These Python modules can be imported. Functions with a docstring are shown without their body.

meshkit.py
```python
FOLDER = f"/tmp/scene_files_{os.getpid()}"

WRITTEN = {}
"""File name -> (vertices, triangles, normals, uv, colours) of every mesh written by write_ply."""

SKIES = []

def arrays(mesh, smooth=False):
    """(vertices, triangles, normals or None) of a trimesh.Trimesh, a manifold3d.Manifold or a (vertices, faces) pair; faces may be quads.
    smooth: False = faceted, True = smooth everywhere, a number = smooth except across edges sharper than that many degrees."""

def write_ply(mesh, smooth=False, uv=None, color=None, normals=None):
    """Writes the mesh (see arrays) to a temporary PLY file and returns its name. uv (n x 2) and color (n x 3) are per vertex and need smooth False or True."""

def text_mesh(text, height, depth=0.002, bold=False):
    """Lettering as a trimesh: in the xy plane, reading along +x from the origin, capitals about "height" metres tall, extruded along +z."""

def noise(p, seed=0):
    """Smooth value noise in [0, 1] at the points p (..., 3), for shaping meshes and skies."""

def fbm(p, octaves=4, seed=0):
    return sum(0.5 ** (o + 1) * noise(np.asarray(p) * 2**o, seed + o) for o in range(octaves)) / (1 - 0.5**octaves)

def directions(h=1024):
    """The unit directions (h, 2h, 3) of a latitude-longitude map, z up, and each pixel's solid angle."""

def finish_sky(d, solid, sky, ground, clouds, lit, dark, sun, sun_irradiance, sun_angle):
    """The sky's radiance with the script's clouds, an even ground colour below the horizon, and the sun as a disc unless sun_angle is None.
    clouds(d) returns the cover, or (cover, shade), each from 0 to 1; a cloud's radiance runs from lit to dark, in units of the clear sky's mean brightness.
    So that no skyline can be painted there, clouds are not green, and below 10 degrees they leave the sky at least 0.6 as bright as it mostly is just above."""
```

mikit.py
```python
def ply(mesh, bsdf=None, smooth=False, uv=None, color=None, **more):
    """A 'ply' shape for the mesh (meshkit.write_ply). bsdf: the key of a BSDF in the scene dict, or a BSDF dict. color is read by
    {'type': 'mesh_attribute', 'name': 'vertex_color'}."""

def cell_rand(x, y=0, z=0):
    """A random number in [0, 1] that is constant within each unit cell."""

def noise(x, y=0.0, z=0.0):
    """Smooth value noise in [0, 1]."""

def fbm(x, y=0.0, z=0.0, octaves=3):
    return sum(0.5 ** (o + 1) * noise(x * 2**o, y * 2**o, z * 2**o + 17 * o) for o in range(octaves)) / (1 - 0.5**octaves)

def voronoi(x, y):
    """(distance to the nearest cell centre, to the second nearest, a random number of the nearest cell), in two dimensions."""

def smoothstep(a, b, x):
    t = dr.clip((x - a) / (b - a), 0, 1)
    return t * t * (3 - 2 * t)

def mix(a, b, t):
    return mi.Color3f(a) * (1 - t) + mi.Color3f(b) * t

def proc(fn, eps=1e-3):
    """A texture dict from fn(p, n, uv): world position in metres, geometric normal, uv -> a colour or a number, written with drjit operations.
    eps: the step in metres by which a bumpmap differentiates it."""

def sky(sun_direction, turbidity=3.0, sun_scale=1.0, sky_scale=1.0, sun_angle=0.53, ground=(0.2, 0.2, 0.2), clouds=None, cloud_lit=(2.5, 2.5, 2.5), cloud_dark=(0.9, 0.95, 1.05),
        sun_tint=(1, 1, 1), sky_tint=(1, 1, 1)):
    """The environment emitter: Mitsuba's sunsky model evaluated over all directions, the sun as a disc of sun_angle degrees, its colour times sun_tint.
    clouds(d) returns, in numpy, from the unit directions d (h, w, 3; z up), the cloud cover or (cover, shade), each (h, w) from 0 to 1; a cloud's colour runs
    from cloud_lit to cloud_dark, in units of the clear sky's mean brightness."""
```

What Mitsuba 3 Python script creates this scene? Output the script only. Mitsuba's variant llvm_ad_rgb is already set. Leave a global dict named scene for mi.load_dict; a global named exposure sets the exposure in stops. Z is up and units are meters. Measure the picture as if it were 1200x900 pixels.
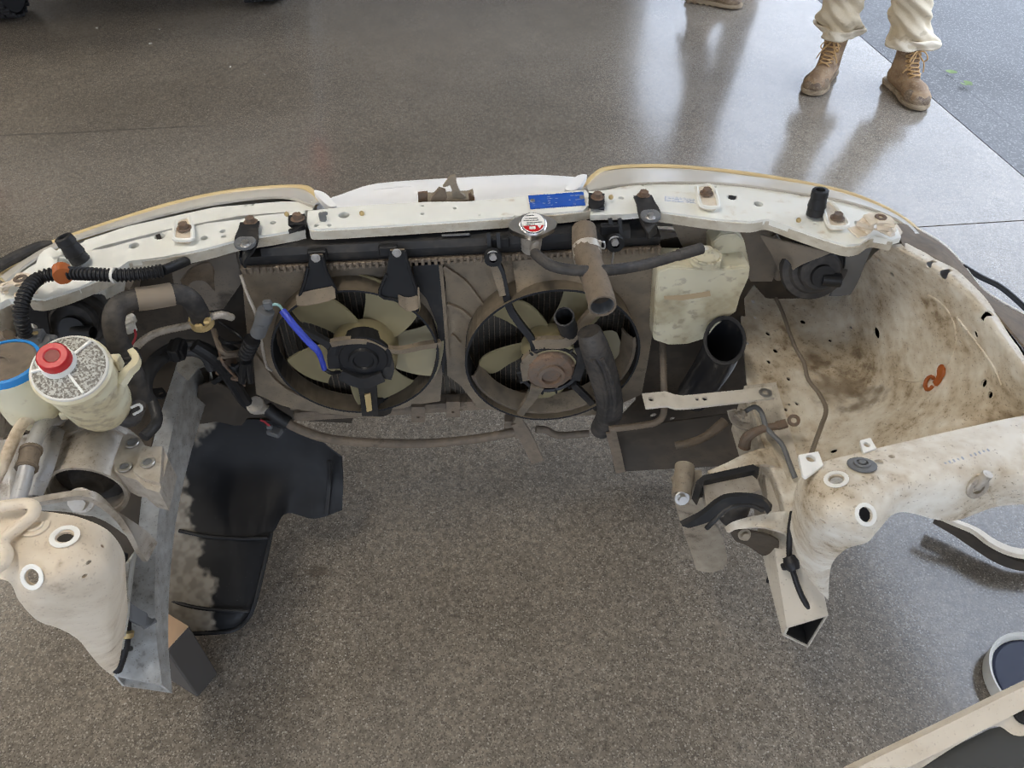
import math, numpy as np, trimesh, manifold3d, mitsuba as mi, drjit as dr, mikit
from mikit import fbm, noise, smoothstep, mix, voronoi, cell_rand
from shapely.geometry import Polygon, Point, LineString
import meshkit

# ------------------------------------------------------------------ camera, sky, lights, exposure
T = mi.ScalarTransform4f
F, CX, CY, PITCH, H = 890.0, 600.0, 450.0, math.radians(44.5), 1.43     # focal length in pixels of the 1200 x 900 frame
SP, CP = math.sin(PITCH), math.cos(PITCH)
EYE = np.array([0, 0, H])
exposure = 1.46
scene, labels = {}, {}
scene['camera'] = {'type': 'perspective', 'fov': 2 * math.degrees(math.atan(600 / F)), 'fov_axis': 'x', 'near_clip': 0.02, 'far_clip': 400.0,
                   'to_world': T().look_at(origin=[0, 0, H], target=[0, CP, H - SP], up=[0, 0, 1])}


SKY, FILL_LAMP = 4.2, 12.5


def sky_clouds(d):
    n = meshkit.fbm(d * 3.0 + 5, 4, 3)
    return np.clip(0.85 + 0.3 * (n - 0.5), 0, 1), np.clip(1.25 - 2.2 * np.clip(d[..., 2], 0, 1) + (n - 0.5) * .5, 0, 1)


scene['sky'] = mikit.sky((-0.5, -0.55, 0.67), turbidity=4.0, sun_scale=0.0, sky_scale=1.0, ground=(0.25, 0.25, 0.25), clouds=sky_clouds,
                         cloud_lit=(3.4 * SKY, 3.9 * SKY, 4.8 * SKY), cloud_dark=(1.15 * SKY, 1.27 * SKY, 1.48 * SKY))
# added fill lamps, none seen, are built with the ceiling below: FILL_LAMP is the radiance of their tubes' diffusers


# ------------------------------------------------------------------ pixel -> place helpers (every thing gets its own real distance)
def V(*a): return np.array(a, float)
def unit(v): v = np.asarray(v, float); return v / np.linalg.norm(v)
def ray(px, py):
    X, Y = (px - CX) / F, (CY - py) / F
    return V(X, CP + Y * SP, -SP + Y * CP)
YAW = math.radians(5.0)
AU, AW, AZ = V(math.cos(YAW), math.sin(YAW), 0), V(-math.sin(YAW), math.cos(YAW), 0), V(0, 0, 1)
ORG = V(-0.0955, 1.005, 0) + AW * 0.06
def plane_hit(px, py, o, n): r = ray(px, py); return EYE + r * (np.dot(o - EYE, n) / np.dot(r, n))
def Z(px, py, z): return plane_hit(px, py, V(0, 0, z), AZ)               # at a height above the floor
def B(px, py, b): return plane_hit(px, py, ORG + AW * b, AW)             # on an upright plane parallel to the radiator, b metres in front of its rear face
def L(a, b, z): return ORG + AU * a + AW * b + AZ * z                    # in the car's own axes
def loc(p): d = np.asarray(p) - ORG; return V(np.dot(d, AU), np.dot(d, AW), d[2])


# ------------------------------------------------------------------ mesh helpers
def cat(*ms):
    out = []
    for m in ms: out += list(m) if isinstance(m, (list, tuple)) else [m]
    return trimesh.util.concatenate(out)
def spline(pts, n=8, closed=False):
    p = np.asarray(pts, float)
    if len(p) < 3 and not closed: return np.linspace(p[0], p[-1], n + 1)
    q = np.vstack([p[-1:], p, p[:2]]) if closed else np.vstack([2 * p[0] - p[1], p, 2 * p[-1] - p[-2]])
    out = []
    for i in range(1, len(q) - 2):
        for t in np.arange(n) / n:
            a, b, c, d = q[i - 1:i + 3]
            out.append(0.5 * (2 * b + (c - a) * t + (2 * a - 5 * b + 4 * c - d) * t * t + (3 * b - a - 3 * c + d) * t ** 3))
    if not closed: out.append(p[-1])
    return np.array(out)
def frames(p, ref=None):
    t = np.gradient(p, axis=0); t /= np.linalg.norm(t, axis=1, keepdims=True) + 1e-12
    r = np.asarray(ref, float) if ref is not None else (V(0, 0, 1) if abs(t[0][2]) < 0.9 else V(1, 0, 0))
    us, vs = [], []
    for k in t:
        u = r - k * np.dot(r, k); u = unit(u) if np.linalg.norm(u) > 1e-6 else us[-1]
        if ref is None: r = u
        us.append(u); vs.append(np.cross(k, u))
    return t, np.array(us), np.array(vs)
def fix(m):
    if m.volume < 0: m.invert()
    return m
def sweep(p, sec, ref=None, closed_ends=True):
    """sec: (n, k, 2) or (k, 2) section points in the (u, v) frame along the dense path p."""
    p = np.asarray(p); t, us, vs = frames(p, ref); sec = np.asarray(sec, float)
    if sec.ndim == 2: sec = np.repeat(sec[None], len(p), 0)
    n, k = len(p), sec.shape[1]
    v = (p[:, None] + us[:, None] * sec[..., :1] + vs[:, None] * sec[..., 1:]).reshape(-1, 3)
    f = []
    for i in range(n - 1):
        for j in range(k):
            a, b = i * k + j, i * k + (j + 1) % k
            f += [[a, b, b + k], [a, b + k, a + k]]
    if closed_ends:
        v = np.vstack([v, p[0], p[-1]])
        for j in range(k): f += [[n * k, (j + 1) % k, j], [n * k + 1, (n - 1) * k + j, (n - 1) * k + (j + 1) % k]]
    return fix(trimesh.Trimesh(v, f, process=False))
def circle(n=12): a = np.arange(n) * 2 * math.pi / n; return np.stack([np.cos(a), np.sin(a)], 1)
def tube(pts, r, n=10, dense=8, ridges=None, wall=None, sx=1, sy=1, ref=None):
    """A round (or sx, sy oval) tube through pts; r a number or one per control point; ridges=(pitch, depth) corrugates it; wall makes it hollow."""
    p = spline(pts, dense)
    if ridges:
        s = np.concatenate([[0], np.cumsum(np.linalg.norm(np.diff(p, axis=0), axis=1))])
        m = max(int(s[-1] / ridges[0] * 4), 4); q = np.linspace(0, s[-1], m)
        p = np.stack([np.interp(q, s, p[:, k]) for k in range(3)], 1)
        rr = np.full(m, float(np.mean(r))) + np.where(np.arange(m) % 4 < 2, 0, -ridges[1])
    else:
        rr = np.interp(np.linspace(0, 1, len(p)), np.linspace(0, 1, len(np.atleast_1d(r))), np.atleast_1d(r).astype(float)) if np.ndim(r) else np.full(len(p), float(r))
    c = circle(n) * [sx, sy]
    if wall is None: return sweep(p, c[None] * rr[:, None, None], ref)
    fwd, back = p, p[::-1]
    t, us, vs = frames(p, ref)
    outer = p[:, None] + us[:, None] * (c[:, 0] * 1)[None, :, None] * rr[:, None, None] + vs[:, None] * c[:, 1][None, :, None] * rr[:, None, None]
    ri = rr - wall
    ci = circle(n) * [sx, sy]
    inner = p[:, None] + us[:, None] * ci[:, 0][None, :, None] * ri[:, None, None] + vs[:, None] * ci[:, 1][None, :, None] * ri[:, None, None]
    rings = np.vstack([outer, inner[::-1]])
    m = len(rings); v = rings.reshape(-1, 3); f = []
    for i in range(m):
        for j in range(n):
            a, b, i2 = i * n + j, i * n + (j + 1) % n, (i + 1) % m
            c2, d2 = i2 * n + (j + 1) % n, i2 * n + j
            f += [[a, b, c2], [a, c2, d2]]
    return fix(trimesh.Trimesh(v, f, process=False))
def bar(pts, wid, thk, ref, dense=6):
    """A flat bar: wid across ref x path, thk along ref."""
    w = np.atleast_1d(wid); p = spline(pts, dense)
    ww = np.interp(np.linspace(0, 1, len(p)), np.linspace(0, 1, len(w)), w)
    s = np.array([[-.5, -.5], [.5, -.5], [.5, .5], [-.5, .5]])
    return sweep(p, np.stack([np.stack([s[:, 0] * thk, s[:, 1] * x], 1) for x in ww]), ref)
def axes_of(n, up=None):
    n = unit(n); up = V(0, 0, 1) if up is None else up
    if abs(np.dot(n, up)) > 0.98: up = V(0, 1, 0)
    x = unit(np.cross(up, n)); return x, np.cross(n, x), n
def mat4(x, y, z, o): m = np.eye(4); m[:3, 0], m[:3, 1], m[:3, 2], m[:3, 3] = x, y, z, o; return m
def placed(m, o, n, up=None): m = m.copy(); m.apply_transform(mat4(*axes_of(n, up), o)); return m
def lathe(prof, o, n, seg=28):
    m = trimesh.creation.revolve(np.asarray(prof, float), sections=seg); m.merge_vertices(); return placed(fix(m), np.asarray(o), n)
def disc(o, n, r, h, seg=20, inner=0):
    pr = [(inner, 0), (r * .93, 0), (r, h * .25 if h > 0 else 0), (r, h * .75), (r * .93, h), (inner, h)]
    if inner: pr.append((inner, 0))
    return lathe(pr, o, n, seg)
def box(c, sx, sy, sz, x=AU, y=AW, bev=0.002):
    """A chamfered box about c; axes x, y and their cross product."""
    x = unit(x); y = unit(np.asarray(y) - x * np.dot(x, y)); z = np.cross(x, y); h = np.array([sx, sy, sz]) / 2; bev = min(bev, *(h * .8)); pts = []
    for s in np.ndindex(2, 2, 2):
        s = np.array(s) * 2 - 1
        for k in range(3):
            d = h - bev; d[k] = h[k]; pts.append(s * d)
    m = trimesh.convex.convex_hull(np.array(pts)); m.apply_transform(mat4(x, y, z, np.asarray(c))); return m
def hull(*pts): return trimesh.convex.convex_hull(np.vstack([np.atleast_2d(p) for p in pts]))
def ball(c, r, sub=2, scale=(1, 1, 1)):
    m = trimesh.creation.icosphere(sub, r); m.apply_scale(scale); m.apply_translation(c); return m
def flat(poly, o, x, y, n, th, holes=()):
    """poly: 3D points near the plane (o, n) -> a plate th thick below that face (away from +n); holes: (3D point, radius[, squash])."""
    q = [(np.dot(p - o, x), np.dot(p - o, y)) for p in poly]; s = Polygon(q).buffer(0)
    if s.geom_type != 'Polygon': s = max(s.geoms, key=lambda g: g.area)
    for h in holes: s = s.difference(Point(np.dot(h[0] - o, x), np.dot(h[0] - o, y)).buffer(h[1], 10))
    if s.geom_type != 'Polygon': s = max(s.geoms, key=lambda g: g.area)
    m = trimesh.creation.extrude_polygon(s, th, engine='earcut'); m.apply_transform(mat4(x, y, n, o - n * th)); return m
def zplate(px, z, th, holes=(), smooth=0):
    """A level plate whose top face stands at height z: outline by sight lines, holes (px, py, r in m)."""
    px = spline(px, smooth, True) if smooth else np.asarray(px, float)
    return flat([Z(a, b, z) for a, b in px], V(0, 0, z), V(1, 0, 0), V(0, 1, 0), AZ, th, [(Z(a, b, z), r) for a, b, r in holes])
def bplate(px, b, th, holes=(), smooth=0):
    """An upright plate parallel to the radiator, its rear face (towards the engine) at b."""
    px = spline(px, smooth, True) if smooth else np.asarray(px, float)
    return flat([B(a, c, b) for a, c in px], L(0, b, 0), AU, AZ, -AW, th, [(B(a, c, b), r) for a, c, r in holes])
def grid_solid(g, th, back=True):
    """Closes a dense grid of points (n, m, 3) to a sheet th thick, thickened away from the eye."""
    n, m = g.shape[:2]; du = np.gradient(g, axis=0); dv = np.gradient(g, axis=1); nn = np.cross(du, dv); nn /= np.linalg.norm(nn, axis=2, keepdims=True) + 1e-12
    if np.sum(nn * (EYE - g)) < 0: nn = -nn
    v = np.vstack([g.reshape(-1, 3), (g - nn * th).reshape(-1, 3)]); k = n * m; f = []
    idx = np.arange(k).reshape(n, m)
    for i in range(n - 1):
        for j in range(m - 1):
            a, b, c, d = idx[i, j], idx[i, j + 1], idx[i + 1, j + 1], idx[i + 1, j]
            f += [[a, b, c], [a, c, d], [a + k, c + k, b + k], [a + k, d + k, c + k]]
    edge = list(idx[0]) + list(idx[1:, -1]) + list(idx[-1, ::-1][1:]) + list(idx[::-1, 0][1:-1])
    for a, b in zip(edge, edge[1:] + edge[:1]): f += [[b, a, a + k], [b, a + k, b + k]]
    return fix(trimesh.Trimesh(v, f, process=False))
def surf(rows, sub=6):
    g = np.array(rows, float)
    g = np.stack([spline(r, sub) for r in g])
    return np.stack([spline(g[:, j], sub) for j in range(g.shape[1])], 1)
def sheet(rows, th=0.003, sub=6, bumps=0.0, seed=1):
    """A pressed-metal sheet through rows of (px, py, z) sight points."""
    g = surf([[Z(*p) if not isinstance(p, np.ndarray) else p for p in r] for r in rows], sub)
    if bumps: g = g + AZ * (bumps * (meshkit.fbm(g * 16, 3, seed) - .5))[..., None]
    return grid_solid(g, th)
def mani(m):
    m = trimesh.Trimesh(m.vertices, m.faces, process=True); m.merge_vertices()
    return manifold3d.Manifold(manifold3d.Mesh(np.asarray(m.vertices, np.float32), np.asarray(m.faces, np.uint32)))
def to_tri(m): q = m.to_mesh(); return trimesh.Trimesh(q.vert_properties[:, :3], q.tri_verts, process=False)
def hit(m, px, py):
    """The first point of mesh m along a sight line, with its normal."""
    d = ray(px, py); v = m.vertices[m.faces]; e1, e2 = v[:, 1] - v[:, 0], v[:, 2] - v[:, 0]; h = np.cross(d, e2); a = np.einsum('ij,ij->i', e1, h)
    with np.errstate(all='ignore'):
        s = EYE - v[:, 0]; u = np.einsum('ij,ij->i', s, h) / a; q = np.cross(s, e1); w = (q @ d) / a; t = np.einsum('ij,ij->i', e2, q) / a
        ok = (np.abs(a) > 1e-14) & (u >= -1e-6) & (w >= -1e-6) & (u + w <= 1 + 1e-6) & (t > 0)
    if not ok.any(): return None
    k = np.where(ok)[0][np.argmin(t[ok])]; n = unit(np.cross(e1[k], e2[k])); n = n if np.dot(n, d) < 0 else -n
    return EYE + d * t[k], n
def drill(m, holes, deep=0.03):
    """Cuts holes (px, py, r[, squash]) through a closed sheet, square to its face."""
    try:
        s = mani(m); assert s.status() == manifold3d.Error.NoError and s.num_tri() > 0
        for h in holes:
            ph = hit(m, h[0], h[1])
            if ph is None: continue
            c = trimesh.creation.cylinder(h[2], deep, sections=18)
            if len(h) > 3: c.apply_scale([1, h[3], 1])
            c.apply_transform(mat4(*axes_of(ph[1]), ph[0])); s = s - mani(c)
        r = to_tri(s); assert len(r.faces) > 0; return r
    except Exception as e:
        print('drill failed', type(e).__name__, e); return m
def bolt(o, n, r=0.006, h=None, washer=True):
    h = h or r * 1.0; ms = [placed(trimesh.creation.cylinder(r, h, sections=6), np.asarray(o) + unit(n) * (h / 2 + r * .25), n)]
    if washer: ms.append(disc(o, n, r * 1.5, r * .3, 18))
    return cat(ms)


# ------------------------------------------------------------------ the scene's entries
def numbered(k):
    if k not in scene and k not in labels and not any(q.startswith(k + '__') for q in scene): return k
    i = 1
    while f'{k}_{i:03d}' in scene or f'{k}_{i:03d}' in labels or any(q.startswith(f'{k}_{i:03d}__') for q in scene): i += 1
    return f'{k}_{i:03d}'
def thing(name, label, category, group=None):
    k = numbered(name); labels[k] = {'label': label, 'category': category}
    if group: labels[k]['group'] = group
    return k
def part(parent, name, mesh, mat, smooth=35, label=None, kind=None):
    k = numbered(parent + '__' + name); scene[k] = mikit.ply(mesh, mat, smooth)
    if label: labels[k] = {'label': label}
    if kind: labels.setdefault(k, {})['kind'] = kind
    return k
def solo(name, mesh, mat, label, category, group=None, smooth=35, kind=None):
    k = thing(name, label, category, group); scene[k] = mikit.ply(mesh, mat, smooth)
    if kind: labels[k]['kind'] = kind
    return k
def struct(name, mesh, mat, smooth=False):
    scene[name] = mikit.ply(mesh, mat, smooth); labels[name] = {'kind': 'structure'}; return name


# ------------------------------------------------------------------ materials
def plain(key, color, rough=0.5, metal=0.0, spec=0.5, **k):
    scene[key] = {'type': 'twosided', 'b': {'type': 'principled', 'base_color': {'type': 'rgb', 'value': list(color)}, 'roughness': rough, 'metallic': metal, 'specular': spec, **k}}
def proc_mat(key, fn, rough=0.5, metal=0.0, spec=0.5, **k):
    scene[key] = {'type': 'twosided', 'b': {'type': 'principled', 'base_color': mikit.proc(fn), 'roughness': rough, 'metallic': metal, 'specular': spec, **k}}
def grime(base, dirt, stain, cover, scale=18.0, speck=0.5, streak=0.0):
    """Paint or plastic (base) under a film of dirt that covers it by 'cover' (0 to 1), with stains and grit."""
    def fn(p, n, uv):
        g = fbm(p.x * scale, p.y * scale, p.z * scale, 4)
        h = fbm(p.x * scale * 5 + 31, p.y * scale * 5, p.z * scale * 5, 4)
        s = noise(p.x * 330, p.y * 330, p.z * 330) * .55 + noise(p.x * 760, p.y * 760, p.z * 760) * .45
        e = g * .62 + h * .38
        c = mix(base, dirt, smoothstep(1 - cover - .30, 1 - cover + .26, e))
        c = mix(c, stain, smoothstep(.60, .80, g * .5 + h * .5) * .75)
        return mix(c, stain, smoothstep(.66, .82, s + (e - .5) * .45) * speck)
    return fn
proc_mat('mat_paint', grime((.79, .80, .75), (.70, .67, .59), (.50, .41, .29), .22, 14, .04), .35)
_gw = grime((.78, .75, .67), (.47, .385, .27), (.17, .125, .08), .47, 15, .55)
_q = [(Z(985, 452, .455), .055), (Z(1010, 462, .47), .045), (Z(955, 425, .45), .035), (Z(690 + 310, 300, .62), .03)]


def worn_wing(p, n, uv):         # white paint under grime, with oily patches where the battery tray and its acid drips were
    c = _gw(p, n, uv); h = fbm(p.x * 60, p.y * 60, p.z * 60, 3)
    for q, r in _q:
        d = dr.sqrt(dr.square(p.x - float(q[0])) + dr.square(p.y - float(q[1])) + dr.square(p.z - float(q[2]))) / r
        c = mix(c, (.16, .115, .07), smoothstep(1.15, .25, d + 1.3 * (h - .5)) * .72)
    return c
proc_mat('mat_dirty_paint', worn_wing, .55)
proc_mat('mat_grey_paint', grime((.40, .40, .37), (.22, .20, .165), (.07, .06, .05), .40, 12, .35), .5)
proc_mat('mat_tan_paint', grime((.70, .62, .50), (.50, .40, .28), (.24, .17, .11), .34, 10, .25), .55)
proc_mat('mat_dark_panel', grime((.045, .037, .028), (.105, .080, .055), (.025, .02, .015), .36, 9, .30), .7)
proc_mat('mat_dusty_black', grime((.016, .017, .019), (.10, .082, .06), (.024, .022, .02), .24, 9, .22), .5, 0, .4)
proc_mat('mat_shroud', grime((.085, .074, .06), (.225, .178, .122), (.045, .038, .03), .55, 9, .3), .75)
proc_mat('mat_rubber', grime((.030, .029, .029), (.105, .09, .075), (.02, .02, .02), .34, 20, .25), .6)
proc_mat('mat_dusty_hose', grime((.11, .09, .07), (.20, .155, .11), (.06, .05, .04), .5, 22, .3), .75)
proc_mat('mat_alloy', grime((.50, .465, .41), (.34, .29, .23), (.17, .14, .11), .42, 26, .45), .45, .35)
proc_mat('mat_rust', grime((.13, .105, .085), (.20, .115, .065), (.06, .045, .035), .42, 30, .4), .7, .1)
plain('mat_black', (.011, .0115, .013), .48, 0, .4)
plain('mat_glossy_black', (.012, .013, .016), .22)
plain('mat_bumper', (.90, .92, .94), .25, clearcoat=.6)
proc_mat('mat_lip', grime((.56, .53, .45), (.38, .32, .23), (.24, .17, .10), .45, 16, .25), .55)
plain('mat_steel', (.55, .54, .52), .32, .9)
plain('mat_chrome', (.78, .78, .77), .16, 1.0)
plain('mat_grey_plastic', (.13, .135, .14), .5)
plain('mat_white_plastic', (.66, .65, .60), .5)
plain('mat_white', (.80, .80, .76), .45)
plain('mat_lens', (.52, .50, .45), .2, 0, .6, clearcoat=.7)
plain('mat_yellow_lens', (.66, .52, .28), .3, clearcoat=.4)
plain('mat_red', (.50, .018, .022), .35)
plain('mat_blue_rim', (.03, .25, .62), .4)
plain('mat_blue_plate', (.012, .07, .40), .35)
plain('mat_blue_wire', (.035, .06, .42), .4)
plain('mat_teal_wire', (.25, .42, .40), .5)
plain('mat_red_wire', (.38, .02, .03), .45)
plain('mat_orange', (.36, .10, .025), .5)
plain('mat_brass', (.52, .40, .20), .4, .7)
plain('mat_tan_clamp', (.56, .42, .20), .4, .3)
plain('mat_navy', (.022, .028, .055), .55)
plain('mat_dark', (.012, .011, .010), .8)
plain('mat_dark_inside', (.05, .05, .045), .6)
plain('mat_fan', (.235, .20, .112), .5)


def reservoir(p, n, uv):
    g = fbm(p.x * 16, p.y * 16, p.z * 10, 3); h = fbm(p.x * 90, p.y * 90, p.z * 90, 3)
    c = mix((.64, .60, .45), (.50, .46, .32), smoothstep(.4, .7, g))
    c = mix(c, (.36, .28, .17), smoothstep(.50, .66, g * .6 + h * .4) * .4)
    return mix(c, (.26, .23, .17), smoothstep(.60, .76, h) * .35)
proc_mat('mat_reservoir', reservoir, .35)


def lid_dirt(p, n, uv):
    h = fbm(p.x * 520, p.y * 520, p.z * 300, 2); s = smoothstep(.30, .66, h)
    return mix((.50, .50, .45), (.17, .155, .13), s)
proc_mat('mat_lid', lid_dirt, .6)


def core_fins(p, n, uv):
    s = noise(p.x * 60, p.y * 60, p.z * 900); g = fbm(p.x * 14, p.y * 14, p.z * 14, 3)
    return mix((.030, .027, .022), (.085, .072, .052), s * .5 + smoothstep(.4, .7, g) * .5)
proc_mat('mat_core', core_fins, .7)


def shield_fn(p, n, uv):          # a black plastic under-cover with the edge of a dried mud film across it
    a = fbm(p.x * 9, p.y * 9, p.z * 9, 4); j = fbm(p.x * 70, p.y * 70, p.z * 70, 2)
    e = p.x + .637 + .26 * (p.y - .86) - .9 * dr.maximum(p.y - .985, 0) + .10 * (a - .5) + .03 * (j - .5)
    m = smoothstep(.012, -.006, e)
    s = noise(p.x * 500, p.y * 500, p.z * 500)
    blk = mix((.007, .0075, .009), (.035, .036, .038), smoothstep(.5, .75, a) * .4 + smoothstep(.90, .97, s) * .8)
    return mix(blk, mix((.30, .27, .225), (.20, .175, .14), smoothstep(.3, .7, j)), m)
proc_mat('mat_shield', shield_fn, .5, 0, .3)


def timber(p, n, uv):
    r = dr.sqrt(dr.square(p.x + .60) + dr.square((p.z - .30))) ; g = fbm(r * 300, p.y * 6, p.z * 20, 2)
    return mix((.50, .33, .20), (.27, .13, .07), smoothstep(.4, .65, g))
proc_mat('mat_cut_wood', timber, .8)
plain('mat_old_wood', (.055, .05, .045), .75)


# ------------------------------------------------------------------ the setting: floor, driveway, walls, ceiling
def concrete(p, n, uv):
    d, d2, w = voronoi(p.x * 430, p.y * 430)
    d3, _, w3 = voronoi(p.x * 210 + 7, p.y * 210)
    gr = noise(p.x * 170, p.y * 170, 1.0) * .6 + noise(p.x * 95, p.y * 95, 4.0) * .4
    big = fbm(p.x * 1.3, p.y * 1.3, 2.0, 4); mid = fbm(p.x * 9, p.y * 9, 5.0, 3)
    c = mix((.162, .138, .109), (.212, .182, .145), smoothstep(.25, .75, big))
    c = c * (.86 + .28 * mid) * (.60 + .80 * gr)
    c = mix(c, (.40, .37, .32), smoothstep(.80, .95, w) * .55)
    c = mix(c, (.07, .06, .05), smoothstep(.26, .08, w) * .62)
    c = mix(c, (.50, .47, .42), smoothstep(.93, .98, w3) * smoothstep(.45, .30, d3) * .6)
    st = dr.sqrt(dr.square(p.x + .42) + dr.square((p.y - .88) * 1.2)) + .03 * (mid - .5)
    c = mix(c, (.085, .065, .045), smoothstep(.026, .012, st) * .6)
    sk = smoothstep(.010, .002, dr.abs(p.y - 2.93 - .10 * (p.x + 1.7) + .02 * noise(p.x * 5, 0, 0))) * smoothstep(-2.35, -2.1, p.x) * smoothstep(-1.15, -1.4, p.x)
    c = mix(c, (.05, .045, .04), sk * .55)
    ck = smoothstep(.004, .001, dr.abs(p.x + 1.36 - .55 * (p.y - 3.4) + .03 * noise(p.y * 9, 1, 0))) * smoothstep(3.1, 3.2, p.y) * smoothstep(3.8, 3.7, p.y)
    return mix(c, (.08, .07, .06), ck * .7)
def concrete_rough(p, n, uv): return .13 + .10 * fbm(p.x * 3, p.y * 3, 1.0, 3)
scene['mat_floor'] = {'type': 'principled', 'base_color': mikit.proc(concrete), 'roughness': mikit.proc(concrete_rough), 'specular': .62}


def driveway(p, n, uv):
    d, d2, w = voronoi(p.x * 200, p.y * 200); big = fbm(p.x * 2, p.y * 2, 3.0, 4)
    c = mix((.17, .165, .16), (.25, .245, .24), smoothstep(.3, .7, big)) * .42
    c = mix(c, (.30, .295, .285), smoothstep(.78, .95, w) * .55)
    return mix(c, (.06, .06, .06), smoothstep(.26, .08, w) * .6)
proc_mat('mat_driveway', driveway, .55, 0, .4)
plain('mat_wall', (.68, .65, .60), .85)
plain('mat_ceiling', (.62, .60, .56), .9)
plain('mat_joint', (.04, .037, .033), .9)
plain('mat_far_wall', (.42, .41, .40), .9)

JA, JB = Z(996, 32, 0), Z(1200, 207, 0)                    # the inner joint of the door sill
sd = unit(JB - JA); sn = V(-sd[1], sd[0], 0); sn = sn if sn[0] > 0 else -sn
JC = Z(1098, 77, 0); SILL = abs(np.dot(JC - JA, sn))        # width of the sill strip
def along(s, off): return JA + sd * s + sn * off
def slab(poly, z0, z1): m = trimesh.creation.extrude_polygon(Polygon([(p[0], p[1]) for p in poly]), z1 - z0, engine='earcut'); m.apply_translation([0, 0, z0]); return m
FAR, NEAR, G = -9.0, 14.0, 0.003
c1 = Z(1140, 262, 0); tc = np.dot(c1 - JA, sd)              # where the cross joint meets the sill
struct('floor', cat(slab([along(FAR, -G), along(tc - G, -G), along(tc - G, -14), along(FAR, -14)], -.15, 0),
                    slab([along(tc + G, -G), along(NEAR, -G), along(NEAR, -14), along(tc + G, -14)], -.15, 0)), 'mat_floor')
struct('floor_sill', slab([along(FAR, G), along(NEAR, G), along(NEAR, SILL - G), along(FAR, SILL - G)], -.15, -.001), 'mat_driveway')
struct('ground_driveway', slab([along(FAR - 20, SILL + G), along(NEAR + 20, SILL + G), along(NEAR + 20, 45), along(FAR - 20, 45)], -.15, -.004), 'mat_driveway')
struct('floor_joint_bed', slab([along(FAR, -14), along(NEAR, -14), along(NEAR, SILL + .05), along(FAR, SILL + .05)], -.2, -.012), 'mat_joint')
WX = SILL * .6                                             # the wall with the big roller door stands over the sill
D0, D1, HEAD, CEIL, ROOF_END = -4.6, 3.2, 2.45, 3.3, 8.2                   # door from D0 to D1 along the sill, head height
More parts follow.
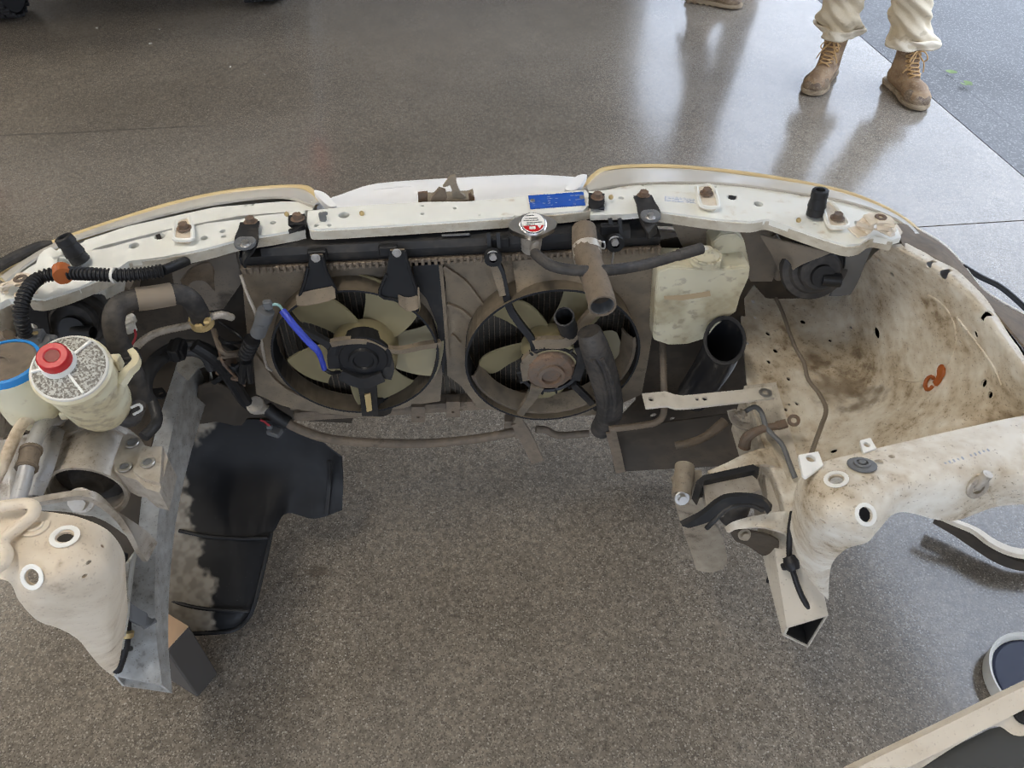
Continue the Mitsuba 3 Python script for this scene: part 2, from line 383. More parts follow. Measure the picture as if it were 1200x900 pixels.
def wall_along(s0, s1, z0, z1): return slab([along(s0, WX - .09), along(s1, WX - .09), along(s1, WX + .09), along(s0, WX + .09)], z0, z1)
struct('wall_right', cat(wall_along(FAR, D0, 0, CEIL), wall_along(D1, ROOF_END, 0, CEIL), wall_along(D0, D1, HEAD, CEIL)), 'mat_wall')
struct('wall_far', slab([along(-6.0, WX), along(-6.0, -14), along(-6.2, -14), along(-6.2, WX)], 0, CEIL), 'mat_wall')
struct('wall_left', slab([along(FAR, -8.0), along(ROOF_END, -8.0), along(ROOF_END, -8.2), along(FAR, -8.2)], 0, CEIL), 'mat_wall')
struct('ceiling', slab([along(-6.2, WX + .09), along(ROOF_END, WX + .09), along(ROOF_END, -8.2), along(-6.2, -8.2)], CEIL, CEIL + .15), 'mat_ceiling')
# a low building across the yard, seen only as a reflection
struct('wall_far_yard', slab([along(-14, 16), along(14, 16), along(14, 17), along(-14, 17)], 0, 3.0), 'mat_far_wall')
FILL_LAMPS = [(-3.7, .5, 'over the left wall side'), (-4.1, 3.0, 'nearest the parked car'), (-.8, .45, 'over the cut off car front'), (-2.9, -1.3, 'behind on the left')]  # fill lamps added to brighten the interior; none is in view
for x_, y_, w in FILL_LAMPS:
    lp = V(x_, y_, 0); w_ = .5 if y_ < 0 else 1.35
    lk = thing('added_fill_lamp', 'added long white fill lamp under the ceiling, ' + w, 'lamp', 'added fill lamps')
    part(lk, 'housing', box(lp + AZ * (CEIL - .03), 1.25, .22, .06, sd, sn), 'mat_white')
    k = part(lk, 'diffuser', box(lp + AZ * (CEIL - .066), 1.2, .18, .012, sd, sn), 'mat_white')
    scene[k]['emitter'] = {'type': 'area', 'radiance': {'type': 'rgb', 'value': [FILL_LAMP * w_, FILL_LAMP * .92 * w_, FILL_LAMP * .80 * w_]}}


def sticker_fn(p, n, uv):        # rows of faint bluish print on a pale label
    q = cell_rand(p.x * 420, dr.floor((p.y - .05 * p.x) * 260), 1); row = dr.abs((p.y - .05 * p.x) * 260 - dr.floor((p.y - .05 * p.x) * 260) - .5)
    return mix((.70, .72, .74), (.30, .38, .52), smoothstep(.45, .55, q) * smoothstep(.32, .24, row) * .8)
proc_mat('mat_sticker', sticker_fn, .4)


def plate_fn(p, n, uv):          # worn pale print on blue enamel: unreadable dashes in three short rows
    w = p.y - .087 * p.x; r = w * 150; row = dr.abs(r - dr.floor(r) - .5); q = cell_rand(p.x * 240, dr.floor(r), 2); g = noise(p.x * 60, w * 60, 3)
    c = mix((.010, .065, .36), (.022, .10, .46), fbm(p.x * 40, p.y * 40, 1.0, 3))
    return mix(c, (.42, .47, .60), smoothstep(.62, .70, q) * smoothstep(.16, .10, row) * smoothstep(.5, .65, g) * .8)
proc_mat('mat_plate_print', plate_fn, .35)
proc_mat('mat_dirty_paint2', grime((.55, .51, .44), (.30, .26, .20), (.12, .09, .06), .30, 16, .4), .55)
plain('mat_orange_stain', (.47, .36, .22), .5)
def settled(p, n, uv):           # black plastic whose upper faces carry settled road dust
    g = fbm(p.x * 12, p.y * 12, p.z * 12, 3); h = fbm(p.x * 70, p.y * 70, p.z * 70, 3)
    return mix((.014, .015, .017), (.20, .16, .11), smoothstep(.15, .75, n.z + .7 * (g - .5)) * (.65 + .5 * (h - .5)))
proc_mat('mat_settled', settled, .6, 0, .35)
proc_mat('mat_mount', grime((.30, .26, .20), (.20, .16, .115), (.09, .07, .05), .45, 16, .4), .6)
proc_mat('mat_rail', grime((.47, .48, .47), (.23, .22, .20), (.06, .055, .05), .48, 16, .4), .5)
plain('mat_blue_grey', (.40, .44, .50), .5)
plain('mat_leaf', (.13, .19, .05), .6)
plain('mat_black2', (.03, .031, .033), .45)
proc_mat('mat_housing', grime((.17, .15, .125), (.24, .20, .155), (.06, .05, .04), .5, 10, .3), .6)
proc_mat('mat_grey_alloy', grime((.42, .42, .42), (.33, .29, .24), (.15, .13, .11), .34, 16, .35), .45, .2)
plain('mat_sleeve', (.25, .205, .155), .85)
plain('mat_dust_red', (.24, .06, .05), .6)


def cream(p, n, uv):
    g = fbm(p.x * 22, p.y * 22, p.z * 22, 3); h = fbm(p.x * 110, p.y * 110, p.z * 110, 3)
    c = mix((.74, .70, .52), (.62, .55, .36), smoothstep(.35, .7, g)); return mix(c, (.34, .28, .19), smoothstep(.52, .74, g * .45 + h * .55) * .6)
proc_mat('mat_reservoir_cream', cream, .38)
TAIL = 0.35
plain('mat_skin', (.48, .30, .21), .5)
plain('mat_tyre', (.022, .022, .024), .7)
plain('mat_car_body', (.46, .44, .41), .4)
plain('mat_lace', (.46, .29, .13), .7)


def khaki(k1, k2):
    def fn(p, n, uv):
        g = fbm(p.x * 9, p.y * 9, p.z * 9, 3); h = noise(p.x * 700, p.y * 700, p.z * 700); s = fbm(p.x * 30, p.y * 30, p.z * 30, 3)
        return mix(mix(k1, k2, g), (.30, .24, .16), smoothstep(.62, .8, s) * .5) * (.92 + .16 * h)
    return fn
proc_mat('mat_khaki', khaki((.60, .52, .39), (.52, .44, .31)), .85, 0, .2)
proc_mat('mat_khaki_light', khaki((.68, .61, .49), (.58, .51, .39)), .85, 0, .2)


def leather(b, d):
    def fn(p, n, uv):
        g = fbm(p.x * 26, p.y * 26, p.z * 26, 4); h = fbm(p.x * 140, p.y * 140, p.z * 140, 3)
        return mix(mix(b, d, smoothstep(.35, .65, g)), (.36, .28, .18), smoothstep(.5, .75, h) * .45)
    return fn
proc_mat('mat_boot', leather((.30, .20, .115), (.21, .135, .08)), .65)
proc_mat('mat_boot_dark', leather((.12, .085, .06), (.20, .145, .095)), .7)
proc_mat('mat_sole', leather((.20, .15, .10), (.30, .24, .165)), .85)
# ------------------------------------------------------------------ the welded front frame of the car
fr = thing('car_front_frame', 'cut off white car front frame with dirty inner wings and a long top crossbar', 'car frame')
TB = .772
bar_px = [(361, 247), (420, 241), (500, 236.5), (548, 236), (585, 233), (618, 229), (640, 226), (686, 222.5), (690, 228), (690, 240), (684, 246), (600, 254), (500, 261), (420, 266), (372, 268.5), (363, 267), (359, 260)]
tb = zplate(bar_px, TB, .010, [(403, 252, .009), (495, 241, .003), (495, 250.5, .0035), (533, 244, .0035), (562, 252, .002), (588, 255, .002), (603, 253, .002), (380, 249, .004), (371, 264, .004), (386, 264, .004)])
part(fr, 'top_crossbar', tb, 'mat_paint')
left_px = [(357, 246), (330, 250), (300, 253), (282, 257), (240, 262), (222, 267), (197, 270), (178, 277), (160, 281), (120, 292), (100, 293), (72, 298), (50, 318), (22, 330), (2, 340), (-14, 352), (-14, 362), (10, 350), (34, 349), (52, 350),
           (92, 337), (135, 317), (150, 306), (190, 301), (240, 291), (277, 281), (320, 274), (357, 267)]
sl = zplate(left_px, TB - .006, .010, [(187, 277, .0085, ), (157, 288, .008), (320, 261, .005), (239, 279, .006), (261, 271, .005), (33, 329, .0095), (262, 277, .004), (105, 282, .004)])
LIP = [tuple(reversed(x)) if 0 else x for x in [(34, 351.5), (52, 352), (92, 339), (135, 319), (150, 308), (190, 303), (240, 293), (277, 283), (320, 276), (357, 269)]]
def lip(px, z, h):
    p = [Z(a, b, z) for a, b in px]; part(fr, 'rear_lip', bar([q - AZ * h / 2 - AW * .001 for q in p], .003, h, AZ, 4), 'mat_lip', label='dirty tan rear lip')
lip(LIP, TB - .010, .016)
lip([(772, 249), (840, 258.5), (880, 261.5), (900, 258.5), (930, 269), (965, 281), (992, 289), (1008, 287), (1022, 279), (1046, 283)], TB - .010, .016)
lip([(363, 269), (372, 270.5), (420, 268), (500, 263), (600, 256), (684, 248), (690, 241)], TB - .004, .015)
part(fr, 'side_crossbar', sl, 'mat_paint', label='left dirty white end of the top crossbar')
right_px = [(690, 224), (740, 221), (802, 225), (840, 226), (870, 231), (900, 236), (930, 240), (990, 248), (1030, 257), (1052, 268), (1056, 278), (1046, 281), (1022, 277), (1008, 285), (992, 287), (965, 279), (930, 267), (900, 256.5), (880, 259.5), (840, 256.5),
            (772, 247), (735, 251), (692, 252)]
sr = zplate(right_px, TB - .006, .010, [(858, 231, .0085), (889, 239, .008), (728, 232, .005), (1008, 262, .009), (716, 231, .003), (935, 258, .003), (955, 262, .003)])
part(fr, 'side_crossbar', sr, 'mat_paint', label='right dirty white end of the top crossbar')
for q_, z_ in ((bar_px, TB - .013), (left_px, TB - .019), (right_px, TB - .019)): part(fr, 'hole_shade_plate', zplate(q_, z_, .003), 'mat_dark')  # dark plates added below so the crossbar holes look shaded
# outer strips in front of the crossbar ends
part(fr, 'lamp_carrier', zplate([(0, 341), (30, 316), (70, 291), (150, 265), (250, 243), (330, 236), (366, 236), (366, 246), (280, 253), (200, 268), (120, 288), (60, 309), (20, 336), (0, 352)], TB - .045, .012, [(95, 283, .005), (288, 241, .003), (296, 240, .003)]), 'mat_paint')
part(fr, 'lamp_carrier', zplate([(694, 226), (740, 216), (840, 215), (930, 226), (1000, 238), (1050, 256), (1075, 275), (1058, 279), (1030, 262), (980, 250), (900, 240), (820, 232), (740, 229)], TB - .045, .012, [(753, 217, .003), (838, 219, .003), (939, 228, .004)]), 'mat_paint')


def pressed_strap(px, z, o, label=None):
    k = part(fr, 'mount_strap', zplate(px, z, .004), 'mat_dusty_black', label=label); return k


# right inner wing: floor, side wall and outer rail in one pressed sheet
wing_rows = [
    [(866, 322, .505), (905, 330, .495), (950, 338, .49), (985, 338, .505), (1008, 316, .60), (1026, 296, .70), (1040, 288, .742), (1062, 286, .745)],
    [(868, 362, .495), (910, 366, .48), (955, 366, .475), (990, 360, .50), (1024, 344, .585), (1062, 322, .69), (1083, 309, .745), (1101, 306, .748)],
    [(872, 410, .48), (918, 412, .462), (966, 410, .455), (1002, 398, .475), (1040, 378, .565), (1092, 352, .68), (1118, 333, .745), (1136, 330, .748)],
    [(878, 462, .465), (925, 462, .448), (970, 455, .445), (1014, 440, .462), (1058, 420, .555), (1118, 388, .675), (1148, 364, .745), (1163, 361, .748)],
    [(892, 510, .452), (935, 508, .44), (978, 492, .445), (1022, 472, .47), (1075, 452, .55), (1142, 424, .665), (1176, 402, .745), (1190, 399, .748)],
    [(905, 545, .445), (945, 540, .44), (985, 522, .46), (1030, 498, .50), (1090, 478, .575), (1160, 456, .67), (1200, 440, .745), (1214, 437, .748)],
    [(915, 575, .445), (955, 562, .455), (1000, 548, .48), (1045, 530, .53), (1105, 512, .59), (1175, 495, .65), (1222, 486, .70), (1240, 480, .72)],
    [(925, 610, .43), (965, 600, .44), (1010, 588, .45), (1055, 572, .47), (1115, 552, .50), (1185, 535, .54), (1230, 524, .58), (1250, 518, .60)],
]
wing = sheet(wing_rows, .003, 7, .010, 4)
wing = drill(wing, [(1027, 390, .013, .62), (941, 377, .0055), (973, 399, .0035), (997, 384, .0035, .6), (900, 391, .005), (909, 411, .005), (901, 424, .004), (924, 444, .004), (915, 472, .0028), (925, 474, .0028), (934, 473, .004), (921, 480, .0035),
                    (1088, 310.5, .005), (1105, 322, .0075), (1045, 321, .005), (1030, 305, .005), (1020, 335, .0035), (1143, 392, .006), (1153, 449, .006), (1160, 463, .005), (977, 528, .006), (1047, 430, .004, .4), (1051, 429, .004, .4), (883, 353, .005), (963, 290, .004), (1160, 367, .006), (876, 402, .004), (885, 372, .0035)])
part(fr, 'inner_wing', wing, 'mat_dirty_paint', 40)
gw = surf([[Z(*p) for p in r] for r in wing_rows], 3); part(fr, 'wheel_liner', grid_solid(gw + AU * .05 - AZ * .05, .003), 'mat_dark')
go = spline([Z(1070, 265, .70), Z(1111, 291, .70), Z(1152, 339, .70), Z(1203, 370, .70), Z(1240, 395, .70)], 5); part(fr, 'fender_skin', grid_solid(np.stack([go, go + AU * .02 - AZ * .06, go + AU * .035 - AZ * .2, go + AU * .02 - AZ * .36], 1), .003), 'mat_bumper', 50)


def bead(px_list, host, r, mat, name, sq=.5, n=8):
    p = [hit(host, a, b) for a, b in px_list]; p = [q[0] for q in p if q is not None]
    return part(fr, name, tube(p, r, n, 6, sx=1, sy=1), mat)
bead([(907, 345), (917, 367), (925, 390), (933, 410), (942, 425), (947, 445), (960, 462), (968, 480), (963, 498), (955, 520), (950, 535)], wing, .0042, 'mat_housing', 'sealer_seam')
ringc = [hit(wing, 1070 + 50 * math.cos(a), 395 + 52 * math.sin(a)) for a in np.linspace(-1.2, 1.9, 14)]
part(fr, 'pressed_ring', tube([q[0] - q[1] * .001 for q in ringc if q is not None], .0028, 6, 5), 'mat_dirty_paint')
part(fr, 'panel_overlap', tube([q[0] for q in (hit(wing, a, b) for a, b in [(1122, 372), (1134, 388), (1145, 402), (1158, 420), (1166, 433), (1174, 452)]) if q is not None], .0022, 6, 5), 'mat_dirty_paint')
for (x, y) in [(969, 295), (883, 353), (876, 402)]:
    q = hit(wing, x, y)
    if q is not None: part(fr, 'spot_weld_ring', disc(q[0], q[1], .010, .0016, 18, .005), 'mat_paint')

# right strut tower, cut through: level top, rolled inner edge, wall down to the rail
tow_rows = [
    [(1222, 484, .742), (1222, 515, .75), (1222, 550, .75), (1222, 575, .73), (1222, 590, .70)],
    [(1165, 494, .746), (1166, 520, .755), (1167, 552, .752), (1168, 578, .725), (1170, 594, .69)],
    [(1105, 507, .748), (1108, 530, .757), (1112, 560, .757), (1112, 590, .725), (1112, 611, .69)],
    [(1050, 520, .748), (1054, 542, .758), (1056, 565, .76), (1056, 585, .745), (1055, 600, .725)],
    [(1000, 532, .747), (1006, 552, .758), (1014, 580, .758), (1024, 608, .745), (1029, 622, .73)],
    [(966, 541, .742), (972, 562, .752), (985, 592, .752), (1005, 620, .735), (1016, 636, .715)],
    [(944, 553, .725), (950, 578, .735), (962, 610, .725), (981, 636, .69), (991, 644, .67)],
    [(933, 570, .685), (939, 596, .69), (949, 628, .66), (965, 650, .61), (976, 659, .58)],
    [(929, 592, .61), (934, 616, .61), (945, 646, .57), (961, 670, .52), (972, 676, .48)],
    [(926, 618, .52), (931, 640, .52), (942, 668, .48), (958, 690, .43), (971, 704, .39)],
]
tow = sheet(tow_rows, .0035, 7, .008, 9)
tow0 = tow
tow = drill(tow, [(980, 562, .0075), (1014, 603, .0085), (1030, 541, .0048), (1045, 535, .0038), (964, 611, .004, .5), (1141, 566, .003)])
tk = part(fr, 'strut_tower', tow, 'mat_dirty_paint', 45)
for x, y, r in [(980, 562, .0155), (1014, 603, .015)]:
    q = hit(tow0, x, y)
    part(tk, 'bush_collar', disc(q[0], q[1], r * .86, .0014, 26, r * .56), 'mat_white')
q = hit(tow0, 1010, 546)
part(tk, 'rubber_plug', cat(disc(q[0], q[1], .016, .003, 24), disc(q[0] + q[1] * .002, q[1], .0095, .003, 24, .0065), disc(q[0] + q[1] * .002, q[1], .004, .004, 16)), 'mat_grey_plastic')
q = hit(tow0, 1144, 570)
part(tk, 'stud', cat(disc(q[0], q[1], .0145, .004, 22, .008), tube([q[0], q[0] + AZ * .022 + AU * .004], .0058, 12)), 'mat_alloy')
part(tk, 'panel_overlap', tube([hit(tow0, a, b)[0] for a, b in [(1146, 556), (1153, 566), (1160, 578), (1168, 592)]], .002, 6, 5), 'mat_dirty_paint')
part(tk, 'tab', zplate([(936, 533), (959, 529), (965, 545), (945, 559), (941, 556)], .748, .005, [(950, 537, .0055)]), 'mat_white')
part(tk, 'tab', zplate([(1008, 516), (1020, 513), (1027, 525), (1012, 531)], .752, .004, [(1016, 521, .004)]), 'mat_white')


mk = [hit(tow0, 1108 + 5 * i, 543 - 1.55 * i) for i in range(11)]
part(tk, 'stamped_marks', cat(*[box(q[0], .0022, .0042 if i % 3 else .0028, .0010, AU, AW, .0003) for i, q in enumerate(mk) if q is not None and i not in (5,)]), 'mat_blue_grey', False, kind='stuff')
part(tk, 'tower_front', sheet([[(1222, 487, .738), (1165, 497, .742), (1105, 510, .744), (1050, 523, .744), (1000, 535, .743), (966, 545, .738), (946, 557, .72)], [(1230, 524, .58), (1170, 538, .53), (1115, 552, .50), (1055, 572, .47), (1010, 588, .45), (975, 598, .445), (950, 605, .44)]], .003, 5), 'mat_dirty_paint')
# frame rails: boxes of sheet steel, drilled and cut off rough at the rear end
def rail(paths, th=.0035):
    """paths: four edge polylines (points) of a box rail, in order round the section -> a hollow box."""
    e = [spline(p, 6) for p in paths]; n = min(len(x) for x in e); g = np.stack([x[:n] for x in e], 1)      # (n, 4, 3)
    c = g.mean(1, keepdims=True); inner = c + (g - c) * (1 - th / np.linalg.norm(g - c, axis=2, keepdims=True) * 1.4)
    rings = [g, inner[::-1]]; v = np.concatenate(rings).reshape(-1, 3); m = 2 * n; f = []
    for i in range(m):
        for j in range(4):
            a, b, i2 = i * 4 + j, i * 4 + (j + 1) % 4, (i + 1) % m
            f += [[a, b, i2 * 4 + (j + 1) % 4], [a, i2 * 4 + (j + 1) % 4, i2 * 4 + j]]
    return fix(trimesh.Trimesh(v, f, process=False))
# right rail: inner top, outer top, outer bottom, inner bottom
def edge(ps): return [Z(*p) for p in ps]
it = edge([(872, 452, .47), (893, 540, .435), (903, 610, .405), (912, 672, .375), (922, 735, .335)])
wv = (AU * .062)
rr = rail([it, [p + AU * .058 + AZ * (.004 + .006 * i) for i, p in enumerate(it)], [p + AU * .056 - AZ * (.11 - .008 * i) for i, p in enumerate(it)], [p - AZ * (.115 - .022 * i) for i, p in enumerate(it)]])
rk = part(fr, 'frame_rail', rr, 'mat_dirty_paint2', 30, label='right frame rail, cut off open at its rear end')
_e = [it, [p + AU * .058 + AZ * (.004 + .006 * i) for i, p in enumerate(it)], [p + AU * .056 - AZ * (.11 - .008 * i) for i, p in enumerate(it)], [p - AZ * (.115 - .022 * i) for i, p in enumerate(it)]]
_m = np.mean(_e, 0); part(rk, 'shade_liner', rail([[m + (q - m) * .88 for q, m in zip(l, _m)][3:4] + [m + (q - m) * .88 - (_m[4] - _m[3]) * .03 for q, m in zip(l[4:], _m[4:])] for l in _e], .002), 'mat_dark', 30)  # dark liner that puts the shade into the cut rail end
part(rk, 'light_stop', box((it[2] + it[3]) / 2 + AU * .029 - AZ * .05, .05, .004, .085, AU, AW + AZ * -.3), 'mat_dark')  # added plate that stops light leaking through the hollow rail
# left rail: wide rounded top and upright inner side
lit = edge([(226, 416, .47), (208, 480, .452), (191, 560, .428), (183, 640, .395), (182, 730, .345), (190, 803, .295)])
lot = edge([(208, 424, .478), (184, 500, .458), (168, 570, .434), (160, 640, .40), (148, 720, .355), (133, 792, .31)])
lr = rail([lit, lot, [p - AZ * (.10 - .013 * i) for i, p in enumerate(lot)], [p + AU * .006 - AZ * (.095 - .013 * i) for i, p in enumerate(lit)]])
lr = drill(lr, [(148, 662, .003), (153, 760, .004)], .01)
part(fr, 'frame_rail', lr, 'mat_rail', 50, label='left frame rail, bare grey on top, cut off at its rear end')
# front end of the left rail, rounded over and dusty
part(fr, 'rail_nose', sheet([[(205, 432, .475), (214, 412, .48), (232, 408, .475), (244, 420, .45), (246, 440, .40)], [(220, 446, .47), (232, 432, .475), (244, 430, .46), (250, 446, .43), (250, 470, .37)]], .003, 6), 'mat_grey_paint')

# left strut tower, cut through
ltow_rows = [
    [(-22, 600, .752), (-22, 630, .757), (-22, 655, .755), (-22, 676, .745)],
    [(22, 598, .757), (18, 630, .762), (13, 660, .757), (10, 682, .745)],
    [(66, 601, .757), (60, 635, .762), (46, 680, .752), (22, 704, .72)],
    [(100, 609, .75), (94, 645, .757), (74, 690, .737), (44, 727, .68)],
    [(127, 622, .735), (122, 662, .737), (103, 705, .70), (72, 738, .635)],
    [(142, 641, .70), (138, 680, .70), (120, 722, .645), (92, 750, .57)],
    [(147, 658, .65), (142, 700, .63), (128, 742, .56), (105, 766, .48)],
    [(148, 684, .57), (141, 722, .54), (133, 760, .46), (118, 781, .40)],
    [(150, 716, .47), (145, 748, .44), (139, 775, .38), (133, 793, .325)],
]
lt = sheet(ltow_rows, .0035, 7, .008, 5)
lt0 = lt
lt = drill(lt, [(76, 629, .0085, .8), (38, 676, .0085), (104, 659, .003, .6), (99, 675, .003, .6), (120, 640, .002)])
lk = part(fr, 'strut_tower', lt, 'mat_tan_paint', 45, label='left strut tower, cut through, tan with dirt')
for x, y, r in [(76, 629, .0165), (38, 676, .015)]:
    q = hit(lt0, x, y)
    part(lk, 'bush_collar', disc(q[0], q[1], r * .88, .0014, 26, r * .56), 'mat_white')
q = hit(lt0, 42, 618)
part(lk, 'rubber_plug', cat(disc(q[0], q[1], .014, .002, 24), disc(q[0] + q[1] * .002, q[1], .0085, .0022, 24, .006)), 'mat_tan_paint')

part(fr, 'shade_panel', bplate([(30, 352), (140, 318), (285, 292), (290, 440), (230, 470), (60, 430)], .075, .004), 'mat_dark_panel')  # added dark sheet standing in for the shade behind the left lamp
part(fr, 'shade_panel', bplate([(880, 262), (1030, 284), (1010, 352), (900, 352), (880, 330)], .085, .004), 'mat_dark_panel')  # same added shade sheet behind the right lamp
part(lk, 'tower_side', sheet([[(147, 660, .63), (147, 690, .55), (149, 718, .46), (140, 770, .37), (134, 792, .325)], [(160, 642, .40), (154, 676, .378), (149, 718, .356), (140, 758, .333), (134, 791, .311)]], .003, 5), 'mat_grey_paint')
# radiator support behind the fans: side uprights and lower panels
part(fr, 'support_upright', bplate([(756, 286), (885, 262), (886, 330), (872, 350), (880, 470), (870, 545), (722, 553), (714, 503), (745, 470), (756, 380)], .03, .004, [(766, 487, .007), (788, 491, .006), (795, 504, .006), (835, 500, .005)]), 'mat_dark_panel')
part(fr, 'support_upright', bplate([(205, 300), (283, 290), (296, 420), (330, 452), (420, 470), (412, 496), (332, 492), (270, 500), (226, 455), (218, 390)], .035, .004), 'mat_dark_panel')
part(fr, 'lower_flange', sheet([[(714, 503, .33), (760, 498, .33), (830, 488, .335), (880, 480, .35)], [(716, 522, .27), (764, 516, .275), (832, 520, .28), (876, 530, .29)], [(720, 552, .205), (770, 550, .205), (835, 545, .215), (876, 550, .23)]], .003, 5, .01), 'mat_dark_panel')
part(fr, 'flange_edge', bar([Z(716, 506, .335), Z(722, 530, .27), Z(727, 553, .205)], .02, .004, AW), 'mat_dusty_hose')
part(fr, 'rail_bracket', sheet([[(232, 452, .44), (252, 448, .44), (276, 460, .42), (296, 470, .38)], [(232, 476, .38), (252, 470, .38), (276, 480, .36), (290, 486, .33)], [(234, 496, .31), (254, 494, .31), (272, 498, .30), (284, 498, .29)]], .003, 5, .02), 'mat_dark_panel')
# panel behind the right lamp with its upright plate, and the left one
part(fr, 'lamp_upright', sheet([[(992, 292, .742), (1008, 289, .742), (1024, 286, .742)], [(990, 312, .68), (1001, 311, .68), (1014, 309, .68)], [(984, 328, .635), (995, 329, .635), (1006, 329, .635)], [(972, 347, .60), (985, 347, .60), (997, 345, .60)]], .003, 5), 'mat_grey_plastic')
part(fr, 'lamp_upright', flat([Z(20, 357, .742), Z(55, 352, .742), Z(85, 412, .58), Z(66, 425, .56), Z(40, 400, .60)], Z(20, 357, .742), AU, AZ, -AW, .003, [(Z(46, 370, .70), .006), (Z(64, 392, .64), .004)]), 'mat_dark')
part(fr, 'inner_wing', sheet([[(-24, 368, .745), (-4, 362, .745), (12, 360, .735), (22, 368, .70)], [(-24, 395, .73), (-4, 393, .72), (10, 395, .69), (20, 402, .62)], [(-24, 440, .68), (-6, 440, .66), (4, 440, .60), (16, 440, .52)], [(-24, 520, .60), (-10, 520, .56), (0, 515, .50), (14, 505, .44)]], .003, 6, .01), 'mat_tan_paint', label='left inner wing')
part(fr, 'wing_shade_sheet', sheet([[(20, 405, .52), (90, 410, .48), (160, 425, .46), (214, 424, .47)], [(10, 470, .46), (90, 480, .44), (150, 500, .44), (184, 500, .455)], [(0, 560, .44), (80, 575, .42), (130, 590, .42), (168, 575, .43)], [(40, 640, .42), (100, 650, .40), (138, 665, .38), (162, 645, .39)]], .003, 5, .02), 'mat_dark_panel', label='dark sheet added for the shade in the left inner wing')  # added dark fill for the shaded gaps below the reservoirs and mount

# small things bolted or pressed to the crossbar
def slot_bracket(px, z, by, name='slotted_bracket'):
    p = [Z(x, y, z) for x, y in px]
    k = part(fr, name, flat(p, p[0], V(1, 0, 0), V(0, 1, 0), AZ, .006), 'mat_tan_paint')
    s = tube(p + p[:1], .0034, 6, 3); part(k, 'raised_edge', s, 'mat_paint')
    part(k, 'bolt', bolt(Z(*by, z + .002), AZ, .0075), 'mat_rust'); return k
slot_bracket([(207, 259), (222, 256), (226, 277), (221, 281), (208, 281), (203, 277)], TB + .004, (216, 268))
slot_bracket([(816, 219), (834, 218), (842, 239), (838, 243), (825, 242), (820, 238)], TB + .004, (828, 227))
slot_bracket([(962, 238), (974, 237), (993, 261), (988, 266), (975, 266), (970, 262)], TB + .004, (981, 256))
for px, top, nm in [((1015, 268), [(1000, 273), (1012, 269), (1016, 259), (1032, 255), (1038, 262), (1034, 272), (1040, 271)], 0), ((20, 337), [(0, 341), (8, 336), (14, 329), (24, 327), (30, 333), (28, 343), (34, 342)], 1)]:
    pts = [Z(a, b, TB + h) for (a, b), h in zip(top, (0, .002, .020, .022, .022, .006, 0))]
    k = part(fr, 'wing_bracket', bar(pts, .026, .003, AZ, 4), 'mat_tan_paint')
    part(k, 'rust_ring', disc(Z(*(top[3] if nm == 0 else top[3]), TB + .024), AZ, .009, .002, 18, .004), 'mat_rust')
part(fr, 'fence_clip', bar([Z(52, 320, TB), Z(58, 300, TB + .012), Z(64, 296, TB + .014), Z(74, 300, TB)], .03, .003, AZ, 4), 'mat_paint')
for (x, y, h) in [(95, 306, 0), (955, 251, 1)]:
    t = solo('bump_stop', lathe([(0, 0), (.014, 0), (.013, .012), (.0145, .014), (.012, .030), (.0135, .032), (.0125, .042), (.007, .043), (.006, .038), (0, .038)], Z(x, y, TB), AZ + AU * (-.25 if not h else -.05) + AW * .05, 24), 'mat_black',
             ['black rubber hood bump stop beside the ribbed cable conduit on the left crossbar end', 'black rubber hood bump stop beside the rusty bolt of the right crossbar end'][h], 'bump stop', 'hood bump stops')
for x, y in [(336, 251), (424, 250), (716, 231), (936, 258)]: part(fr, 'clip_stud', ball(Z(x, y, TB + .003), .0042, 1), 'mat_brass')
part(fr, 'spring_clip', cat(box(Z(378, 254, TB + .008), .011, .006, .016), box(Z(381, 250, TB + .014), .008, .003, .006)), 'mat_grey_plastic')
part(fr, 'sticker', zplate([(779, 229.5), (814, 233), (816, 238.5), (779, 235)], TB - .0055, .0006), 'mat_sticker')
# blue plate with two rivets
pl = solo('identification_plate', zplate([(619, 229), (683.5, 224.5), (686, 240), (621.5, 244.5)], TB + .0015, .0012), 'mat_plate_print', 'small blue metal plate riveted onto the white top crossbar', 'plate')
for x, y in [(624, 236), (682, 232)]: part(pl, 'rivet', disc(Z(x, y, TB + .0015), AZ, .0042, .0025, 16), 'mat_steel')
# hood latch
hl = thing('hood_latch', 'rusty brown hood latch with a hooked claw standing on the crossbar front edge', 'latch')
def lat(px, th, off=0): return bplate(px, .052 + off, th)
part(hl, 'base', bplate([(490, 237), (506, 236.5), (550, 234), (555, 232), (556, 236), (550, 238.5), (506, 240), (490, 240)], .050, .03), 'mat_mount', 20)
part(hl, 'claw', lat([(519, 219), (527, 208), (534, 205.5), (535.5, 217), (539, 225), (546, 231), (541, 233), (530, 231), (529.5, 222), (527, 217), (522, 219.5)], .006), 'mat_mount', 20)
part(hl, 'catch', lat([(505, 238), (507, 230), (515, 221.5), (522, 224), (524, 232), (520, 238)], .008, -.01), 'mat_dusty_hose', 20)
part(hl, 'side_tab', lat([(489.5, 226), (501, 225), (501, 237), (491, 238)], .004, -.004), 'mat_rust', 20)
part(hl, 'end_tab', lat([(549, 228), (552, 226.5), (553, 230), (556, 231), (556, 236), (550, 236)], .004, -.004), 'mat_rust', 20)

